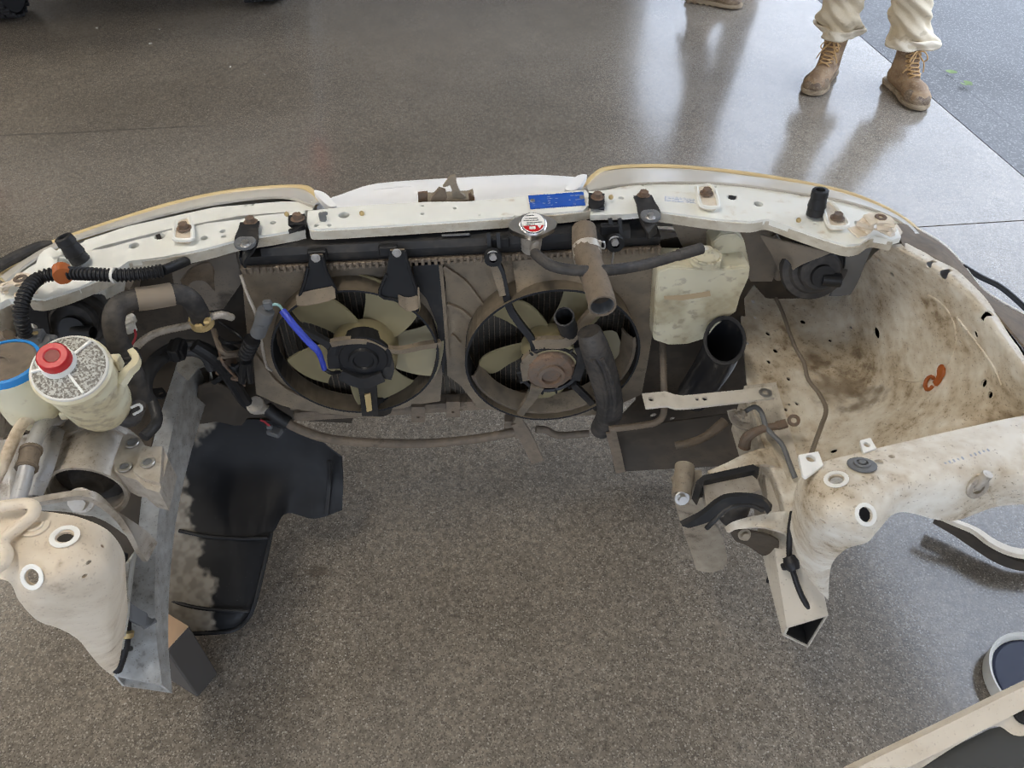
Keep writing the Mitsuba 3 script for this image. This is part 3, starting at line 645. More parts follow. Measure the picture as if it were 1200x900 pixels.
# strap brackets that hold the radiator, each with its two bolts and rubber mount
def radiator_strap(top, low, foot, label):
    k = thing('radiator_bracket', label, 'bracket', 'radiator hold-down brackets')
    zt = TB + .004; pts = [Z(*top, zt), Z((top[0] + low[0]) / 2, (top[1] + low[1]) / 2 - 2, zt), Z(*low, TB - .004), Z(foot[0], foot[1], TB - .035)]
    part(k, 'strap', bar(pts, [.030, .030, .036, .036, .024], .004, AZ, 5), 'mat_dusty_black')
    part(k, 'bolt', bolt(Z(top[0] + 1, top[1], zt), AZ, .0075), 'mat_rust')
    part(k, 'rubber_mount', disc(Z(*low, TB - .003), AZ, .0165, .007, 26), 'mat_grey_plastic')
    part(k, 'bolt', bolt(Z(*low, TB + .003), AZ, .0055), 'mat_steel'); return k
radiator_strap((293, 261), (288, 287), (286, 309), 'dusty hold-down bracket at the left end of the radiator')
radiator_strap((753, 230), (762, 255), (764, 277), 'dusty hold-down bracket at the right end of the radiator')
for (x, y, lb) in [(348, 256, 'short black bracket strapped over the left joint of the crossbar'), (699, 231, 'short black bracket strapped over the crossbar joint beside the blue plate')]:
    k = thing('joint_bracket', lb, 'bracket', 'crossbar joint brackets')
    part(k, 'strap', bar([Z(x, y - 3, TB + .004), Z(x, y + 8, TB + .004), Z(x, y + 15, TB - .012), Z(x, y + 21, TB - .036)], .026, .005, AZ, 5), 'mat_black')
    part(k, 'bolt', bolt(Z(x + 1, y + 1, TB + .006), AZ, .0075), 'mat_rust')
# ------------------------------------------------------------------ radiator
rd = thing('radiator', 'wide radiator with a black plastic top tank under the white crossbar', 'radiator')
tl, tr = loc(B(282, 300, -.03))[0], loc(B(772, 278, -.03))[0]
cz0, cz1 = .345, .708
part(rd, 'core', box(L((tl + tr) / 2, .018, (cz0 + cz1) / 2), tr - tl - .03, .022, cz1 - cz0), 'mat_core')
nt = 64
for i in range(nt):
    a = tl + .02 + (tr - tl - .04) * i / (nt - 1)
    part(rd, 'core_tube', box(L(a, .0055, (cz0 + cz1) / 2), .0016, .003, cz1 - cz0, bev=.0004), 'mat_dusty_hose', False)
prof = np.array([(-.036, .713), (-.041, .722), (-.041, .732), (-.034, .742), (-.02, .747), (.02, .747), (.03, .740), (.03, .713)])
def extr(prof, a0, a1, n=2):
    p = [L(a, 0, .735) for a in np.linspace(a0, a1, n)]; return sweep(np.array(p), np.stack([prof[:, 1] - .735, -prof[:, 0]], 1), AZ)
part(rd, 'top_tank', extr(prof, tl + .035, tr - .05), 'mat_dusty_black', 30)
low = prof.copy(); low[:, 1] = np.minimum(low[:, 1], .732)
part(rd, 'tank_end', extr(low, tl, tl + .04), 'mat_dusty_black', 30)
part(rd, 'tank_end', extr(low, tr - .055, tr), 'mat_dusty_black', 30)
part(rd, 'crimped_flange', box(L((tl + tr) / 2, -.004, .7085), tr - tl + .008, .078, .007), 'mat_dusty_hose')
tabs = [box(L(a, -.045, .7095), .0055, .006, .012, bev=.001) for a in np.arange(tl + .004, tr, .0105)]
part(rd, 'crimp_tabs', cat(*tabs), 'mat_dusty_hose', False, kind='stuff')
part(rd, 'tank_text_rib', box(Z(534, 275, .748), .045, .006, .002), 'mat_grey_plastic')
for x, y in [(372, 298), (455, 293), (586, 283), (714, 268)]: part(rd, 'tank_lug', box(B(x, y, -.046), .030, .012, .018), 'mat_black')
part(rd, 'bottom_tank', box(L((tl + tr) / 2, .0, cz0 - .006), tr - tl - .01, .05, .024, bev=.006), 'mat_dusty_hose')
part(rd, 'side_plate', box(L(tl + .006, .008, .53), .012, .04, .36), 'mat_dusty_hose')
part(rd, 'side_plate', box(L(tr - .006, .008, .53), .012, .04, .36), 'mat_dusty_hose')
for x, y in [(490, 486), (531, 480), (600, 503)]: part(rd, 'foot_tab', bplate([(x - 8, y - 9), (x + 8, y - 9), (x + 8, y + 9), (x - 8, y + 9)], -.03, .02, [(x, y + 3, .003)]), 'mat_dusty_hose')
# filler neck and cap
cc = B(624, 268, -.052); ca = unit(AZ * .93 - AW * .36)
part(rd, 'filler_neck', cat(lathe([(0, -.045), (.017, -.045), (.017, 0), (.021, .001), (.021, .004), (0, .004)], cc - ca * .004, ca, 28), tube([cc - ca * .016 + AU * .006 - AW * .006, cc - ca * .022 + AU * .004 - AW * .022 - AZ * .02], .0075, 12)), 'mat_alloy')
cu = unit(AU - ca * np.dot(AU, ca)); cv = np.cross(ca, cu)
o = [cc + cu * x + cv * y for x, y in spline([(-.036, -.006), (-.036, .006), (-.022, .0155), (0, .023), (.022, .0155), (.036, .006), (.036, -.006), (.022, -.0155), (0, -.023), (-.022, -.0155)], 6, True)]
ck = part(rd, 'radiator_cap', cat(flat(o, cc + ca * .011, cu, cv, ca, .010), lathe([(.0195, 0), (.0215, .003), (.019, .005), (.0, .005)], cc + ca * .010, ca, 32)), 'mat_chrome', 30)
part(ck, 'cap_disc', flat([cc + cu * x * .0186 + cv * y * .0186 for x, y in circle(36)], cc + ca * .0158, cu, cv, ca, .001), 'mat_white', label='white disc on the cap')
part(ck, 'cap_disc', flat([cc + cu * .0172 * x + cv * .0172 * y for x, y in [(math.cos(t), math.sin(t)) for t in np.linspace(math.pi + .32, 2 * math.pi - .32, 16)]], cc + ca * .0163, cu, cv, ca, .001), 'mat_red', label='red warning segment on the cap')
ring = flat([cc + cu * x * .0196 + cv * y * .0196 for x, y in circle(36)], cc + ca * .0154, cu, cv, ca, .0008); part(ck, 'cap_ring', ring, 'mat_navy')
tri = [cc + cu * (.0095 + .0035 * x) + cv * (-.0085 + .0035 * y) for x, y in [(-1, .8), (1, .8), (0, -1)]]
part(ck, 'warning_triangle', flat(tri, cc + ca * .0168, cu, cv, ca, .0006), 'mat_white')
part(ck, 'print_block', flat([cc + cu * x + cv * y for x, y in [(-.007, -.0075), (.003, -.0075), (.003, -.0125), (-.007, -.0125)]], cc + ca * .0168, cu, cv, ca, .0006), 'mat_white_plastic')
for i, (dx, dy, w) in enumerate([(-.004, .0135, .014), (-.002, .008, .020), (-.003, .004, .024), (.002, 0, .024), (-.004, -.0035, .014)]):
    part(ck, 'print_line', flat([cc + cu * x + cv * y for x, y in [(dx - w / 2, dy - .0006), (dx + w / 2, dy - .0006), (dx + w / 2, dy + .0006), (dx - w / 2, dy + .0006)]], cc + ca * .0166, cu, cv, ca, .0005), 'mat_grey_plastic', False)

# ------------------------------------------------------------------ cooling fans with their shrouds
def ring_wall(c, R, b0, b1, th, r2=None, seg=56):
    r2 = r2 or R
    return lathe([(R, b0), (r2, b1), (r2 + th, b1), (R + th, b0), (R, b0)], c, -AW, seg)
def blades(parent, c, n, a0, r0, r1, w0, w1, pitch, mat, rnd):
    for i in range(n):
        a = math.radians(a0 + 360 / n * i); m, q = 12, 9; g = np.zeros((m, q, 3))
        for j, s in enumerate(np.linspace(0, 1, m)):
            r = r0 + (r1 - r0) * s; half = (w0 + (w1 - w0) * s) / 2
            if rnd: half *= math.sqrt(max(1 - max(0, (s - .72) / .285) ** 2, .02))
            for k, t in enumerate(np.linspace(-1, 1, q)):
                an = a + (t * half / r) + .18 * s * s
                g[j, k] = c + AU * math.cos(an) * r + AZ * math.sin(an) * r - AW * (t * half * pitch)
        part(parent, 'blade', grid_solid(g, .003), mat, 50)
f1 = thing('cooling_fan', 'left cooling fan with wide beige blades in a dusty black shroud', 'fan', None)
c1_ = B(418, 412, -.050)
# shroud plate with the round opening
def shroud(parent, px, b, c, R, mat, name='shroud_plate', extra=(), smooth=0):
    o = L(0, b, 0); pts = [B(x, y, b) for x, y in px]; q = [(np.dot(p - o, AU), np.dot(p - o, AZ)) for p in pts]
    s = Polygon(q).buffer(0).difference(Point(np.dot(c - o, AU), np.dot(c - o, AZ)).buffer(R, 24))
    if s.geom_type != 'Polygon': s = max(s.geoms, key=lambda g: g.area)
    m = trimesh.creation.extrude_polygon(s, .004, engine='earcut'); m.apply_transform(mat4(AU, AZ, -AW, o + AW * .004)); return part(parent, name, m, mat, 30)
R1 = .141
shroud(f1, [(283, 318), (330, 317), (400, 313), (514, 308), (519, 330), (520, 420), (516, 470), (480, 476), (440, 490), (380, 486), (335, 470), (306, 440), (290, 400)], -.022, c1_, R1, 'mat_shroud')
part(f1, 'shroud_ring', ring_wall(c1_ + AW * .03, R1, 0, .042, .004), 'mat_settled', 40)
part(f1, 'shroud_apron', bplate([(484, 312), (514, 309), (521, 330), (523, 420), (519, 440), (516, 420), (512, 380), (500, 350), (486, 335)], -.036, .010), 'mat_dusty_black', 30)
part(f1, 'shroud_skirt', sheet([[B(296, 410, -.03), B(330, 452, -.03), B(380, 474, -.03), B(430, 478, -.03)], [B(300, 462, -.02), B(340, 478, -.03), B(400, 486, -.03), B(432, 488, -.03)]], .004, 5), 'mat_shroud')
h1 = B(428, 412, -.060)
blades(f1, h1 + AW * .020, 5, 54, .050, .138, .062, .112, -.32, 'mat_fan', False)
part(f1, 'hub', lathe([(0, .030), (.050, .028), (.056, .020), (.058, -.020), (.054, -.020), (.052, .016), (0, .016)], h1, -AW, 40), 'mat_fan', 40)
mo = B(426, 421, -.095)
part(f1, 'motor', cat(lathe([(0, 0), (.043, 0), (.045, .004), (.045, .030), (.040, .036), (0, .036)], mo + AW * .036, -AW, 40), lathe([(.040, .0), (.048, .0), (.048, .008), (.040, .008), (.040, 0)], mo + AW * .01, -AW, 40),
               lathe([(0, 0), (.026, 0), (.024, .006), (.018, .006), (.016, .002), (0, .002)], mo - AW * .0, -AW, 32)), 'mat_black', 35)
def arm(px, w, parent, mat, name='support_arm', thk=.010):
    return part(parent, name, bar([B(*p) for p in px], w, thk, -AW, 6), mat, 30)
arm([(392, 414, -.085), (386, 404, -.082), (374, 396, -.075), (352, 384, -.065), (336, 366, -.055)], [.016, .013, .011, .011], f1, 'mat_dusty_black')
arm([(388, 402, -.09), (405, 399, -.09), (430, 399, -.09), (452, 408, -.088), (470, 410, -.08), (495, 405, -.065), (516, 402, -.055)], [.011, .010, .010, .012], f1, 'mat_shroud')
arm([(392, 430, -.09), (390, 414, -.088), (396, 402, -.086)], [.02, .018, .014], f1, 'mat_dusty_black')
arm([(452, 442, -.09), (456, 428, -.088), (452, 410, -.086)], [.02, .018, .014], f1, 'mat_dusty_black')
arm([(400, 436, -.092), (425, 445, -.098), (448, 438, -.092)], [.022, .024, .022], f1, 'mat_dusty_black', thk=.02)
arm([(430, 445, -.095), (432, 462, -.085), (434, 484, -.07)], [.034, .030, .030], f1, 'mat_dusty_black', thk=.014)
part(f1, 'foam_pad', bplate([(427, 463), (434, 461), (436, 481), (430, 483)], -.098, .004), 'mat_tan_clamp')
part(f1, 'lower_foot', sheet([[B(436, 470, -.06), B(452, 466, -.04), B(462, 470, -.03)], [B(440, 488, -.06), B(450, 488, -.04), B(458, 484, -.03)]], .006, 4), 'mat_dusty_black')
for px, bx, by in [([(363, 300), (378, 299), (383, 318), (394, 343), (372, 350), (349, 352), (357, 330), (361, 312)], 370, 302), ([(457, 294), (474, 293), (481, 318), (490, 345), (489, 364), (468, 351), (445, 345), (453, 320)], 465, 296)]:
    k = part(f1, 'mount_tab', bplate(px, -.062, .005), 'mat_settled', 30)
    e = [B(x, y, -.062) - AW * .002 for x, y in px]
    part(k, 'edge_flange', tube(e[1:5], .0028, 6, 3), 'mat_black'); part(k, 'edge_flange', tube(e[5:], .0028, 6, 3), 'mat_black')
    part(k, 'dust_lip', sheet([[e[3] + AZ * .016, (e[3] + e[4]) / 2 + AZ * .018, (e[4] + e[5]) / 2 + AZ * .018, e[5] + AZ * .012], [e[3] - AW * .012, (e[3] + e[4]) / 2 - AW * .014, (e[4] + e[5]) / 2 - AW * .014, e[5] - AW * .012]], .003, 4), 'mat_shroud')
    part(k, 'bolt', bolt(B(bx, by, -.064), -AW, .005), 'mat_steel')

f2 = thing('cooling_fan', 'right cooling fan with slender rounded blades and a rusty motor, behind the hose stub', 'fan', None)
c2_ = B(646, 411, -.060); R2 = .149
shroud(f2, [(517, 308), (600, 302), (690, 293), (772, 288), (774, 330), (760, 420), (752, 462), (700, 486), (640, 490), (560, 478), (540, 452), (524, 440), (522, 330)], -.030, c2_, R2, 'mat_shroud')
part(f2, 'shroud_ring', ring_wall(c2_ + AW * .03, R2, 0, .055, .004, R2 + .004), 'mat_settled', 40)
low_ring = [(math.cos(t), math.sin(t)) for t in np.linspace(math.radians(195), math.radians(372), 40)]
g = np.array([[c2_ + AU * x * r + AZ * z * r + AW * b for x, z in low_ring] for r, b in [(.153, -.012), (.146, -.014), (.136, .004), (.132, .02)]])
part(f2, 'shroud_lip', grid_solid(g, .003), 'mat_shroud', 50)
h2 = B(644, 411, -.062)
blades(f2, h2 + AW * .02, 5, 52, .040, .138, .050, .084, -.42, 'mat_fan', True)
part(f2, 'hub', lathe([(0, .030), (.046, .028), (.050, .020), (.051, -.016), (.047, -.016), (.045, .016), (0, .016)], h2, -AW, 40), 'mat_fan', 40)
m2 = B(646, 440, -.105)
part(f2, 'motor', cat(lathe([(0, 0), (.046, 0), (.047, .006), (.045, .022), (.038, .030), (.024, .033), (.024, .040), (.018, .041), (.017, .034), (0, .034)], m2 + AW * .036, -AW, 40), *[bar([m2 - AW * .0 + (AU * math.cos(t) + AZ * math.sin(t)) * .023 + AW * .004, m2 + (AU * math.cos(t) + AZ * math.sin(t)) * .043 + AW * .012], .005, .005, -AW) for t in np.arange(8) * math.pi / 4 + .3]), 'mat_rust', 35)
part(f2, 'motor_carrier', lathe([(.050, 0), (.056, .0), (.058, .012), (.054, .018), (.049, .016), (.050, 0)], m2 + AW * .03, -AW, 48), 'mat_dusty_black', 40)
for t in np.arange(14) * 2 * math.pi / 14: part(f2, 'carrier_rib', box(m2 + AW * .016 + (AU * math.cos(t) + AZ * math.sin(t)) * .056, .010, .012, .004, AU * math.cos(t) + AZ * math.sin(t), AW), 'mat_dusty_black', False)
arm([(626, 418, -.085), (624, 399, -.085), (610, 380, -.08), (598, 362, -.075), (593, 345, -.075)], [.012, .012, .012], f2, 'mat_black')
arm([(590, 345, -.078), (583, 320, -.07), (579, 300, -.06)], [.013, .015, .02], f2, 'mat_shroud')
arm([(595, 345, -.08), (589, 318, -.074), (578, 298, -.066)], .006, f2, 'mat_black', 'support_rib')
arm([(625, 402, -.085), (640, 401, -.09), (662, 400, -.09), (676, 388, -.085), (694, 366, -.075), (712, 352, -.06)], [.020, .022, .018, .016], f2, 'mat_shroud')
arm([(618, 444, -.09), (616, 425, -.09), (626, 412, -.088)], [.018, .018, .016], f2, 'mat_shroud')
arm([(674, 444, -.09), (682, 420, -.09), (678, 405, -.088)], [.018, .018, .016], f2, 'mat_dusty_black')
arm([(630, 452, -.095), (622, 466, -.085), (612, 480, -.078), (606, 494, -.075)], [.024, .018, .014, .016], f2, 'mat_shroud')
arm([(672, 450, -.09), (686, 464, -.08), (700, 478, -.07)], .012, f2, 'mat_dusty_black')
for px in [[(520, 312), (545, 330), (566, 357)], [(524, 356), (540, 363), (551, 372)], [(530, 392), (539, 402)]]: part(f2, 'shroud_rib', bar([B(x, y, -.034) for x, y in px], .005, .006, -AW), 'mat_shroud', 30)
part(f2, 'shroud_rib', bar([B(516, 309, -.034), B(520, 350, -.034), B(525, 420, -.034)], .006, .008, -AW), 'mat_shroud', 30)
part(f2, 'shroud_collar', sheet([[B(600, 306, -.035), B(640, 302, -.035), B(684, 298, -.035)], [B(604, 330, -.05), B(640, 328, -.055), B(684, 322, -.05)], [B(606, 347, -.075), B(642, 340, -.08), B(684, 340, -.07)]], .004, 6), 'mat_shroud')
for x, y, b in [(577.5, 299, -.07), (720, 282, -.062)]:
    k = part(f2, 'mount_lug', cat(lathe([(.006, 0), (.014, 0), (.014, .012), (.006, .012)], B(x, y, b), -AW, 24), bar([B(x - 4, y - 8, b + .012), B(x - 5, y - 26, b + .02)], .006, .006, -AW), bar([B(x + 7, y - 8, b + .012), B(x + 6, y - 26, b + .02)], .006, .006, -AW)), 'mat_black')
    part(k, 'bolt', bolt(B(x, y, b - .010), -AW, .0062), 'mat_steel')
part(f2, 'side_strut', tube([B(720, 290, -.055), B(716, 315, -.05)], .0018, 6), 'mat_steel')

# ------------------------------------------------------------------ hoses and pipes by the fans
def hose(name, px, r, mat, label, cat_, group=None, **k):
    t = thing(name, label, cat_, group); part(t, 'hose' if 'hose' in name else 'pipe', tube(px, r, 14, 10, **k), mat, 40); return t
up = hose('radiator_hose', [B(684, 268, -.045), B(686, 290, -.085), B(694, 318, -.14), B(703, 345, -.19), B(706, 359, -.215)], [.0195, .021, .0205, .0205, .021], 'mat_dusty_hose', 'grey-brown upper radiator hose stub, cut open at its lower end', 'hose', wall=.003)
part(up, 'hose_clamp', cat(tube([B(687, 289, -.083), B(688.5, 297, -.096)], .0228, 24), tube([B(688, 299, -.098), B(688.8, 302, -.104)], .0226, 24), box(B(701, 286, -.09), .010, .006, .014)), 'mat_alloy')
part(up, 'clamp_tab', tube([B(700, 289, -.085), B(708, 291, -.085), B(708, 284, -.085), B(701, 283, -.085)], .0016, 6), 'mat_steel')
part(up, 'hose_lining', tube([B(703, 346, -.192), B(705.6, 358, -.2135)], .0178, 20, wall=.0008), 'mat_grey_plastic')
hose('outlet_pipe', [B(672, 398, -.06), B(664, 380, -.09), B(661, 371, -.105)], [.018, .0165, .0175], 'mat_dusty_black', 'short black open pipe stub pointing up inside the right fan', 'pipe', wall=.003)
lo = hose('lower_hose', [B(690, 388, -.13), B(696, 405, -.135), B(705, 432, -.13), B(713, 462, -.11), B(714, 485, -.09), B(704, 503, -.065)], [.020, .024, .026, .025, .025, .021], 'mat_rubber', 'wrinkled black lower radiator hose hanging over the right fan', 'hose')
for d in (-.011, .004): part(lo, 'fold', tube([B(702, 420, -.158) + AU * d, B(709, 440, -.156) + AU * (d + .004), B(714, 470, -.137) + AU * (d + .006), B(713, 490, -.115) + AU * (d + .004)], .005, 8), 'mat_rubber')
ov = hose('overflow_hose', [cc - ca * .022 + AU * .004 - AW * .020 - AZ * .018, B(630, 300, -.11), B(648, 312, -.14), B(680, 317, -.15), B(720, 316, -.145), B(760, 309, -.12), B(795, 299, -.10), B(822, 291, -.085)], .0085, 'mat_rubber', 'black overflow hose from the radiator cap to the coolant reservoir', 'hose')
part(ov, 'hose_end', tube([B(795, 299, -.10), B(822, 291, -.085)], .0095, 14), 'mat_rubber')

# coolant reservoir
cr = thing('coolant_reservoir', 'stained translucent white coolant reservoir with a moulded cap', 'tank')
def solid_px(px, b0, th, rnd=.006):
    q = [B(x, y, b0) for x, y in px]; o = L(0, b0, 0); s = Polygon([(np.dot(p - o, AU), np.dot(p - o, AZ)) for p in q]).buffer(-rnd, 6)
    lay = [(rnd * .15, 0), (rnd * .65, rnd * .25), (rnd, rnd * .9), (rnd, th - rnd * .9), (rnd * .5, th - rnd * .2), (rnd * .1, th)]
    ms = []
    for (o1, h1_), (o2, h2_) in zip(lay, lay[1:]):
        a = np.array(s.buffer(min(o1, o2), 5).exterior.coords)[:-1]; m = trimesh.creation.extrude_polygon(s.buffer((o1 + o2) / 2, 5), h2_ - h1_, engine='earcut')
        m.apply_translation([0, 0, h1_]); ms.append(mani(m))
    u = manifold3d.Manifold.batch_boolean(ms, manifold3d.OpType.Add); m = to_tri(u); m.apply_transform(mat4(AU, AZ, -AW, o)); m.vertices = m.vertices + AW * 0
    v = m.vertices - o; d = v @ -AW; m.vertices = m.vertices + AW * (2 * d)[:, None]; m.invert(); return fix(m)
part(cr, 'body', solid_px([(771, 318), (784, 313), (846, 315), (880, 312), (878, 326), (868, 348), (863, 366), (840, 382), (828, 397), (806, 404), (784, 405), (766, 399), (767, 372)], -.065, .060), 'mat_reservoir', 45)
part(cr, 'body_shoulder', solid_px([(834, 284), (846, 275), (862, 274), (873, 283), (879, 312), (872, 330), (840, 330), (834, 310)], -.022, .05), 'mat_reservoir', 45)
kc = Z(826, 306, loc(B(826, 313, -.065))[2] + .004)
kk = part(cr, 'cap', cat(lathe([(0, 0), (.026, 0), (.026, .003), (.0225, .006), (.022, .013), (.015, .016), (.008, .019), (.008, .026), (0, .026)], kc, AZ, 32), *[box(kc + (AU * math.cos(t) + AW * math.sin(t)) * .0245 + AZ * .011, .005, .004, .012, AU * math.cos(t) + AW * math.sin(t), AZ) for t in np.arange(12) * math.pi / 6]), 'mat_reservoir', 30)
part(kk, 'hose_spigot', tube([kc + AZ * .022, kc + AZ * .026 - AU * .012, kc + AZ * .024 - AU * .026], .006, 10), 'mat_white_plastic')
part(cr, 'stain_band', bplate([(778, 347), (800, 346), (832, 341), (833, 347), (800, 352), (779, 351)], -.0655, .001), 'mat_orange_stain')

# air intake duct, oval and open
ik = thing('air_intake_duct', 'black oval air intake duct with an open mouth beside the coolant reservoir', 'duct')
p0, p1, p2 = Z(848, 402, .535), Z(838, 425, .475), Z(812, 464, .37); pd = unit(unit(EYE - Z(848, 402, .535)) * .8 + unit(Z(848, 402, .535) - Z(838, 425, .475)) * .4); pm = p0 + pd * .022
part(ik, 'duct', tube([pm, p0, p1, p2], [.037, .037, .036, .033], 36, 8, wall=.004, sx=1.12, sy=.92, ref=V(.1, 1, .35)), 'mat_glossy_black', 50)
part(ik, 'mouth_rim', tube([pm + pd * .002, pm - pd * .012], .0395, 36, 3, wall=.0045, sx=1.12, sy=.92, ref=V(.1, 1, .35)), 'mat_black', 40)
# long dusty pipe across the front
lp_ = hose('air_conditioning_pipe', [B(332, 490, -.02), B(345, 500, -.03), B(380, 513, -.035), B(430, 518.5, -.035), B(500, 519.5, -.035), B(560, 514, -.035), B(612, 504.5, -.035)], .0095, 'mat_dusty_hose', 'long dusty tan pipe running across below both fans', 'pipe')
part(lp_, 'black_sleeve', tube([B(312, 478, -.012), B(322, 486, -.016), B(338, 496, -.026)], .0135, 14), 'mat_black')
part(lp_, 'end_fitting', cat(disc(B(301, 477, -.03), unit(AZ - AW * .4), .017, .016, 20), tube([B(301, 479, -.02), B(314, 480, -.014)], .010, 10)), 'mat_alloy')
fb = solo('pipe_bracket', cat(bar([B(606, 495, -.04), B(614, 508, -.045), B(622, 524, -.055), B(630, 541, -.065)], [.026, .028, .026], .006, -AW, 6), bar([B(606, 488, -.03), B(608, 512, -.045)], .016, .012, -AW, 4)), 'mat_dusty_hose', 'dusty flat bracket hanging where the tan pipe ends below the right fan', 'bracket')
hose('coolant_pipe', [B(628, 503, -.04), B(640, 504, -.04), B(655, 510, -.04), B(690, 508, -.04)], .0075, 'mat_dusty_hose', 'thin dusty pipe bent twice below the wrinkled black hose', 'pipe')
hose('drain_pipe', [B(714, 503, -.13), B(755, 498, -.13), B(772, 493, -.13), B(778, 482, -.12), B(778, 455, -.09), B(777, 420, -.05), B(776, 400, -.02)], .0065, 'mat_dusty_hose', 'dusty pipe turning upwards to below the coolant reservoir', 'pipe')
# strap across the duct
ZS = .535
sb_ = solo('strap_bracket', zplate([(752.5, 461), (780, 458.5), (790, 462), (800, 463.5), (870, 456.5), (904, 452), (908, 466), (872, 470.5), (806, 478), (792, 478.5), (782, 475.5), (757, 478)], ZS, .004, [(763, 468, .0045), (817, 467.5, .0035), (826, 467, .0045), (897, 461, .0055)]), 'mat_dirty_paint2', 'long white metal strap bolted across in front of the oval duct', 'bracket')
part(sb_, 'bolt_washer', disc(Z(897, 461, ZS), AZ, .011, .0016, 24, .005), 'mat_steel')
part(sb_, 'bolt_washer', disc(Z(763, 468, ZS), AZ, .010, .0012, 24, .005), 'mat_dirty_paint2')
gs = thing('ground_cable', 'dark ground cable ending in a ring terminal on the right inner wing', 'cable')
part(gs, 'cable', tube([Z(872, 524, .45), Z(876, 512, .47), Z(892, 503, .485), (Z(912, 499, .49))], [.011, .009, .007, .006], 10), 'mat_rust')
part(gs, 'ring_terminal', cat(bar([Z(910, 499, .49), Z(922, 496, .495)], .016, .005, AZ), disc(Z(930, 493, .495), unit(AZ - AW * .5 - AU * .3), .0105, .004, 22, .005)), 'mat_rust')
bl = hose('brake_line', [Z(868, 487, .48), Z(877, 480, .495), Z(885, 477, .50), Z(892, 483, .50), Z(898, 500, .49), Z(906, 510, .485), Z(917, 522, .478), Z(926, 545, .47), Z(932, 560, .46)], .0042, 'mat_grey_plastic', 'thin grey brake line bent over the right inner wing to the strut tower', 'pipe')
bh = hose('brake_hose', [Z(929, 600, .45), Z(926, 620, .44), Z(925, 650, .41), Z(930, 672, .395), Z(938, 695, .375), Z(948, 714, .355)], .0045, 'mat_black', 'thin black line with a rubber grommet lying on the right frame rail', 'hose')
part(bh, 'grommet', cat(tube([Z(924, 652, .42), Z(931, 668, .41)], [.009, .012, .009], 12), box(Z(920, 664, .40), .012, .012, .006)), 'mat_black')
part(bl, 'bracket', cat(bar([Z(857, 480, .48), Z(861, 492, .47), Z(868, 498, .468), Z(878, 500, .47)], .016, .003, AZ), tube([Z(864, 490, .485), Z(872, 483, .492)], .009, 12, ridges=(.006, .002))), 'mat_alloy')
hose('breather_hose', [B(849, 494, -.20), B(840, 502, -.21), B(826, 512, -.215), B(808, 519, -.215), B(792, 522, -.21)], [.009, .009, .0075, .0075, .007], 'mat_dusty_hose', 'short dusty hose with a dark open end below the strap bracket', 'hose')

# right engine mount on the rail
em = thing('engine_mount', 'dirty right engine mount, a block between two plates on the frame rail', 'engine mount')
def zp(px, z): return [Z(x, y, z) for x, y in px]
part(em, 'front_plate', sheet([[(788, 562, .44), (800, 553, .45), (822, 552, .455)], [(790, 585, .40), (806, 590, .40), (828, 598, .40)], [(800, 620, .33), (818, 622, .33), (846, 628, .32)], [(812, 655, .24), (830, 660, .24), (852, 655, .25)], [(816, 668, .215), (832, 671, .215), (848, 667, .22)]], .006, 5), 'mat_mount')
part(em, 'pivot_boss', cat(tube([Z(806, 557, .452) + AW * .02, Z(797, 576, .442) - AW * .01], .016, 22)), 'mat_mount')
part(em, 'pivot_bolt', cat(disc(Z(796.5, 576, .445) - AW * .012, unit(-AW + AZ * .5), .0125, .004, 24), disc(Z(796.5, 576, .447) - AW * .013, unit(-AW + AZ * .5), .008, .009, 6)), 'mat_steel')
part(em, 'block', hull(zp([(823, 562), (854, 553), (884, 552), (892, 574), (860, 578), (828, 592)], .472), zp([(820, 570), (884, 556), (896, 590), (828, 612)], .42)), 'mat_alloy', 25)
part(em, 'side_plate', flat(zp([(816, 564), (824, 557), (882, 544), (890, 548), (889, 556), (884, 551), (826, 563), (822, 572)], .485), Z(822, 562, .485), V(1, 0, 0), V(0, 1, 0), AZ, .045), 'mat_dusty_black', 30)
part(em, 'side_plate', sheet([[(800, 617, .475), (824, 603, .49), (842, 588, .505), (856, 583, .51), (878, 583, .508), (896, 587, .50), (904, 598, .48)], [(808, 619, .465), (832, 611, .475), (847, 598, .49), (858, 592, .495), (878, 591, .493), (893, 595, .485), (899, 603, .465)]], .010, 6), 'mat_dusty_black', 40)
part(em, 'plate_flange', tube([Z(828, 619, .46), Z(836, 611, .475), Z(850, 598, .488), Z(862, 593, .493), Z(880, 592, .49), Z(894, 598, .48)], .004, 8), 'mat_dusty_black', 40)
part(em, 'rubber_bush', lathe([(0, 0), (.022, 0), (.022, .06), (0, .06)], Z(858, 606, .405), AZ, 24), 'mat_rubber')
part(em, 'ring_dent', tube([hit(trimesh.Trimesh(*[np.array(q) for q in ([Z(790, 585, .40), Z(846, 628, .32), Z(852, 655, .25), Z(812, 655, .24)], [[0, 1, 2], [0, 2, 3]])]), 829.5 + 9 * math.cos(t), 645 + 8.5 * math.sin(t))[0] for t in np.arange(17) * math.pi / 8], .0022, 6, 3), 'mat_rust')
